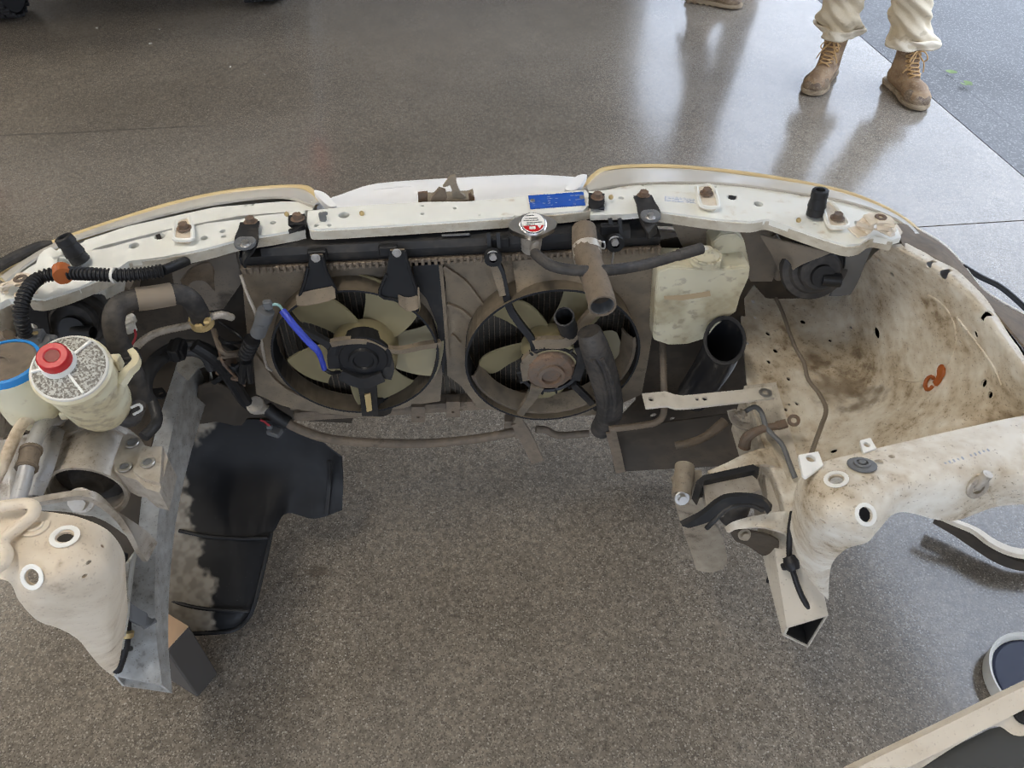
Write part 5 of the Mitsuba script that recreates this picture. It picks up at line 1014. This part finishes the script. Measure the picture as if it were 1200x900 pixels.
part(bu, 'filling', disc(uc - AZ * .027, AZ, .0865, .018, 48), 'mat_navy')

# ------------------------------------------------------------------ bits on the floor
rs = np.random.default_rng(11)
for i, (x, y) in enumerate([(187, 35), (177, 51), (270, 78), (309, 87), (113, 33)]):
    solo('paint_chip', hull(*(Z(x, y, .0005) + V(*(rs.normal(0, .006, 2)), 0) + AZ * rs.random() * .003 for _ in range(7))), 'mat_white', 'small white chip on the bare floor, ' + ['larger of the two left of the middle', 'lying just below its larger neighbour', 'nearest the car front', 'rightmost of all', 'leftmost, near the left tyre'][i], 'chip', 'chips on the floor')
for i, (x, y, n) in enumerate([(1113, 89, 7), (1131, 102, 9)]):
    wk = solo('weed', cat(*[grid_solid(np.array([[Z(x, y, 0) + V(math.cos(t) * r + k * .008 * math.sin(t) * (1 - abs(2 * r / .04 - 1)), math.sin(t) * r - k * .008 * math.cos(t) * (1 - abs(2 * r / .04 - 1)), .012 + .25 * r) for k in (-1, 0, 1)] for r in np.linspace(.002, .026, 5)]), .0008) for t in rs.random(n) * 6.3]), 'mat_leaf', ['small green weed in the door sill joint, nearer the boots', 'small green weed in the door sill joint, farther from the boots'][i], 'weed', 'weeds in the joint')
# ------------------------------------------------------------------ people: only their lower legs reach into the picture, the rest follows the same bodies
def chain(balls):
    """One continuous smooth body: hulls of neighbouring spheres, joined, refined and smoothed. balls: lists of (point, radius)."""
    ms = []
    for line in balls:
        for (p, r), (q, s) in zip(line, line[1:]):
            a = trimesh.creation.icosphere(2, r); a.apply_translation(p); b = trimesh.creation.icosphere(2, s); b.apply_translation(q)
            ms.append(mani(trimesh.convex.convex_hull(np.vstack([a.vertices, b.vertices]))))
    return manifold3d.Manifold.batch_boolean(ms, manifold3d.OpType.Add)
def smooth_body(m, length=.02, it=14):
    t = to_tri(m.refine_to_length(length)); t.merge_vertices(); trimesh.smoothing.filter_taubin(t, iterations=it); return t


def boot(parent, heel, toe, mats, size=1.0):
    """A lace-up work boot standing on the floor from heel to toe; returns the ankle point."""
    heel, toe = V(heel[0], heel[1], 0), V(toe[0], toe[1], 0); fx = unit(toe - heel); fy = V(-fx[1], fx[0], 0); Ln = .30 * size; o = toe - fx * Ln
    P = lambda x, y, z: o + fx * x * size + fy * y * size + AZ * z * size
    out = [(.0, -.022), (.0, .022), (.02, .036), (.06, .037), (.11, .034), (.16, .040), (.21, .050), (.25, .049), (.285, .034), (.30, .008), (.30, -.012), (.285, -.036), (.25, -.049), (.21, -.050), (.16, -.040), (.11, -.034), (.06, -.037), (.02, -.036)]
    pl = np.array([P(x, y, 0) for x, y in spline(out, 4, True)])
    s = Polygon([((p - o) @ fx, (p - o) @ fy) for p in pl]).buffer(0)
    def layer(buf, z0, z1):
        m = trimesh.creation.extrude_polygon(s.buffer(buf), z1 - z0, engine='earcut'); m.apply_transform(mat4(fx, fy, AZ, o + AZ * z0)); return m
    k = part(parent, 'boot', smooth_body(chain([[(P(.045, 0, .055), .042), (P(.10, 0, .055), .042), (P(.17, .002, .052), .044), (P(.225, .002, .050), .045), (P(.255, .001, .044), .038)],
                                                 [(P(.20, .02, .046), .03), (P(.26, .016, .042), .03)], [(P(.20, -.02, .046), .03), (P(.26, -.016, .042), .03)],
                                                 [(P(.055, 0, .06), .042), (P(.066, 0, .13), .045), (P(.070, 0, .185), .050)], [(P(.066, 0, .15), .046), (P(.12, 0, .085), .040), (P(.17, 0, .062), .036)]]), .010, 8), mats[0], True)
    part(k, 'sole', cat(layer(.004, .008, .026), layer(.007, .016, .022), *[box(P(x, y, .007), .020, .022, .014, fx, fy, .003) for x in np.arange(.02, .29, .034) for y in (-.026, .026) if abs(y) < (.045 if x < .26 else .03)]), mats[1], 30)
    part(k, 'toe_cap', smooth_body(chain([[(P(.235, .022, .040), .0335), (P(.266, .012, .036), .031), (P(.266, -.012, .036), .031), (P(.235, -.022, .040), .0335)]]), .010, 6), mats[2], True)
    part(k, 'tongue', bar([P(.175, 0, .102), P(.14, 0, .122), P(.117, 0, .155), P(.112, 0, .20), P(.108, 0, .225)], [.032, .040, .050, .056], .010, fx + AZ), mats[0], 40)
    part(k, 'collar', lathe([(.046, 0), (.056, .004), (.057, .026), (.049, .032), (.046, 0)], P(.070, 0, .185), AZ, 28), mats[2], 40)
    rows = [(.182, .101, .024), (.165, .111, .026), (.149, .121, .028), (.136, .135, .030), (.127, .152, .032), (.122, .172, .034)]
    for i, (x, z, w) in enumerate(rows):
        part(k, 'lace', tube([P(x - .010, -w, z - .010), P(x + .004, -w * .5, z + .004), P(x + .005, w * .4, z + .008), P(x - .016, w, z + .006)], .0028, 6, 4), mats[3])
        part(k, 'lace', tube([P(x - .010, w, z - .010), P(x + .004, w * .5, z + .004), P(x + .005, -w * .4, z + .008), P(x - .016, -w, z + .006)], .0028, 6, 4), mats[3])
    for sg in (-1, 1): part(k, 'bow_loop', tube([P(.130, 0, .185), P(.150, sg * .020, .190), P(.158, sg * .038, .165), P(.146, sg * .030, .150), P(.132, sg * .006, .180)], .0026, 6, 5), mats[3]); part(k, 'lace_end', tube([P(.132, 0, .182), P(.158, sg * .026, .150), P(.150, sg * .046, .105)], .0025, 6, 5), mats[3])
    return P(.066, 0, .17), fx


def leg_cloth(knee, ankle, r1, r0, cuffz, seed, fx):
    """A trouser leg from the knee down, creased towards a rolled cuff."""
    n, m = 44, 40; p = np.linspace(knee, ankle, n); rs_ = np.random.default_rng(seed); g = np.zeros((n, m, 3)); fy = V(-fx[1], fx[0], 0); ph = rs_.random(4) * 6
    for i in range(n):
        s = i / (n - 1); r = r1 + (r0 - r1) * s + .010 * s * math.sin(9 * s + ph[0])
        for j in range(m):
            t = 2 * math.pi * j / m
            w = .012 * s * math.sin(18 * s + 1.6 * math.sin(t + ph[1]) * 2 + ph[2]) + .007 * math.sin(3 * t + 11 * s + ph[3]) * (.4 + s) + .005 * math.sin(7 * t - 26 * s)
            g[i, j] = p[i] + (fx * math.cos(t) * 1.06 + fy * math.sin(t)) * (r + w)
    return g
def closed_tube(g, th=.003):
    n, m = g.shape[:2]; c = g.mean(1, keepdims=True); rings = np.concatenate([g, (c + (g - c) * (1 - th / .08))[::-1]]); v = rings.reshape(-1, 3); f = []
    for i in range(2 * n):
        for j in range(m):
            a, b, i2 = i * m + j, i * m + (j + 1) % m, (i + 1) % (2 * n); f += [[a, b, i2 * m + (j + 1) % m], [a, i2 * m + (j + 1) % m, i2 * m + j]]
    return fix(trimesh.Trimesh(v, f, process=False))


def person(label, feet, face, mats, seed, lean):
    """feet: ((heel, toe), (heel, toe)) floor points; face: the way the body faces."""
    k = thing('person', label, 'person'); fx = unit(V(face[0], face[1], 0)); fy = V(-fx[1], fx[0], 0); ank = []
    for i, (h, t) in enumerate(feet):
        a, f = boot(k, h, t, mats['boot']); ank.append((a, f))
    mid = (ank[0][0] + ank[1][0]) / 2; mid[2] = 0
    ank.sort(key=lambda q: np.dot(q[0] - mid, fy))
    hip = mid - fx * .03 + AZ * .93 + V(lean, 0, 0); lines = [[(hip - AZ * .02, .125), (hip + AZ * .10, .125), (hip + AZ * .28, .135), (hip + AZ * .42, .125), (hip + AZ * .50, .075), (hip + AZ * .58, .055), (hip + AZ * .63 + fx * .02, .05)]]
    cloth = []
    for s, (a, f) in zip((-1, 1), ank):
        h = hip + fy * s * .09; kn = (h + a) / 2 + fx * .035 + AZ * .01; kn[2] = .50
        lines.append([(h, .098), (kn, .060), (a + (kn - a) * .7, .056), (a + AZ * .02, .042)])
        sh = hip + fy * s * .19 + AZ * .46; el = sh + fy * s * .06 - AZ * .29 - fx * .02; wr = el - AZ * .24 + fx * .08
        lines.append([(hip + AZ * .44, .07), (sh, .058), (el, .044), (wr, .030)]); lines.append([(wr, .030), (wr - AZ * .05 + fx * .01, .034), (wr - AZ * .09 + fx * .015, .030)])
        for q in range(4): b = wr - AZ * .09 + fx * (.030 - .018 * q); lines.append([(b, .0095), (b - AZ * .04 + fx * .002, .009), (b - AZ * (.07 - .008 * abs(q - 1)) - fy * s * .012, .008)])
        lines.append([(wr - AZ * .04 + fx * .03, .012), (wr - AZ * .075 + fx * .052, .010), (wr - AZ * .10 + fx * .056, .009)])
        cloth.append((h, kn, a, f, s))
    head = hip + AZ * .74 + fx * .03; lines += [[(head + AZ * .03 - fx * .01, .088), (head - AZ * .05 + fx * .02, .070)], [(head + fx * .085 + AZ * .0, .012), (head + fx * .105 - AZ * .03, .014)]]
    for s in (-1, 1): lines.append([(head + fy * s * .086 + AZ * .01, .014), (head + fy * s * .086 - AZ * .02, .010)])
    part(k, 'body', smooth_body(chain(lines), .022, 10), 'mat_skin', True)
    for s in (-1, 1): part(k, 'eye', ball(head + fx * .078 + fy * s * .032 + AZ * .012, .010), 'mat_white', True)
    part(k, 'hair', smooth_body(chain([[(head + AZ * .045 - fx * .02, .092), (head + AZ * .0 - fx * .035, .085)]]), .02, 6), 'mat_dark', True)
    part(k, 'shirt', smooth_body(chain([[(hip + AZ * .0, .150), (hip + AZ * .28, .152), (hip + AZ * .43, .138), (hip + AZ * .49, .085)]] + [[(hip + AZ * .43, .09), (hip + fy * s * .19 + AZ * .46, .070), (hip + fy * s * .25 + AZ * .18 - fx * .02, .058)] for s in (-1, 1)]), .03, 8), mats['shirt'], True)
    ms = []
    for h, kn, a, f, s in cloth: ms.append([(h, .112), (kn + AZ * .02, .082), (kn - AZ * .06, .080)])
    tr = part(k, 'trousers', smooth_body(chain([[(hip + AZ * .06, .148), (hip - AZ * .03, .150)]] + [[(hip - AZ * .02, .13)] + q for q in ms]), .02, 8), mats['cloth'], True)
    for i, (h, kn, a, f, s) in enumerate(cloth):
        top, bot = kn - AZ * .01, a + AZ * .035 - f * .004
        g = leg_cloth(top, bot, .084, .080, 0, seed + i, f); part(tr, 'trouser_leg', closed_tube(g), mats['cloth'], True)
        e = g[-7:].copy(); c = e.mean(1, keepdims=True); e = c + (e - c) * (1.09 + .03 * np.sin(np.arange(7))[:, None, None]); part(tr, 'rolled_cuff', closed_tube(e - AZ * .012, .012), mats['cuff'], True)
    return k
BOOT1 = ['mat_boot', 'mat_sole', 'mat_boot_dark', 'mat_lace']
person('person in rolled khaki trousers and muddy brown lace-up boots near the door sill', ((Z(971, 87, 0), Z(948, 113, 0)), (Z(1046, 101, 0), Z(1079, 131, 0))), (-.1, -1), {'boot': BOOT1, 'cloth': 'mat_khaki', 'cuff': 'mat_khaki_light', 'shirt': 'mat_navy'}, 3, -.17)
person('person of whom only one brown boot shows at the top edge', ((Z(806, 1, 0), Z(868, 10, 0)), (Z(862, -40, 0), Z(905, -18, 0))), (.9, -.45), {'boot': ['mat_boot_dark', 'mat_sole', 'mat_boot_dark', 'mat_lace'], 'cloth': 'mat_navy', 'cuff': 'mat_navy', 'shirt': 'mat_grey_plastic'}, 8, 0.0)

# ------------------------------------------------------------------ the parked car beyond, of which two tyres reach into the picture
ca_ = thing('parked_car', 'car standing beyond the bare floor, only the bottoms of its two tyres in view', 'car')
w1, w2 = Z(3, 22, 0), Z(310, 2, 0); ax_ = unit(w2 - w1); fw = V(-ax_[1], ax_[0], 0)
for k_, w in enumerate((w1, w2)):
    R_, W_ = .31, .20; c = w + AZ * R_ + fw * .05 - ax_ * W_ / 2 * 0
    tyre = lathe([(.20, -W_ / 2 + .01), (.24, -W_ / 2), (.285, -W_ / 2 + .005), (.300, -W_ / 2 + .03), (.303, 0), (.300, W_ / 2 - .03), (.285, W_ / 2 - .005), (.24, W_ / 2), (.20, W_ / 2 - .01), (.20, -W_ / 2 + .01)], c, ax_, 48)
    tk_ = part(ca_, 'tyre', tyre, 'mat_tyre', 40); tt = AZ
    tb_ = []
    for q in range(60):
        t = 2 * math.pi * q / 60; d = fw * math.cos(t) + AZ * math.sin(t)
        for y in (-.078, -.028, .028, .078): tb_.append(box(c + d * .303 + ax_ * (y + (.0 if q % 2 else .008)), .014, .040, .020, d, ax_, .002))
    part(tk_, 'tread', cat(*tb_), 'mat_tyre', False, kind='stuff')
    part(tk_, 'wheel', lathe([(0, .02), (.06, .02), (.07, .05), (.18, .06), (.205, .085), (.205, -.085), (0, -.05)], c, ax_ if k_ else -ax_, 36), 'mat_alloy')
cw = (w1 + w2) / 2
part(ca_, 'body', hull(*[cw + ax_ * x + fw * y + AZ * z for x, y, z in [(-.86, -.55, .42), (.86, -.55, .42), (-.86, -.55, .86), (.86, -.55, .86), (-.80, -.62, .55), (.80, -.62, .55), (-.86, 3.2, .34), (.86, 3.2, .34), (-.84, 3.2, .86), (.84, 3.2, .86), (-.80, -.5, .95), (.80, -.5, .95)]]), 'mat_car_body', 20)
part(ca_, 'cabin', hull(*[cw + ax_ * x + fw * y + AZ * z for x, y, z in [(-.80, .1, .95), (.80, .1, .95), (-.62, .7, 1.42), (.62, .7, 1.42), (-.62, 2.0, 1.44), (.62, 2.0, 1.44), (-.80, 2.9, .86), (.80, 2.9, .86), (-.82, 1.2, .90), (.82, 1.2, .90)]]), 'mat_glossy_black', 20)
for s in (-1, 1):
    tl_ = part(ca_, 'tail_lamp', box(cw + ax_ * s * .74 - fw * .555 + AZ * .66, .28, .06, .16, ax_, fw, .02), 'mat_red')
    if s > 0: scene[tl_]['emitter'] = {'type': 'area', 'radiance': {'type': 'rgb', 'value': [TAIL, TAIL * .12, TAIL * .08]}}
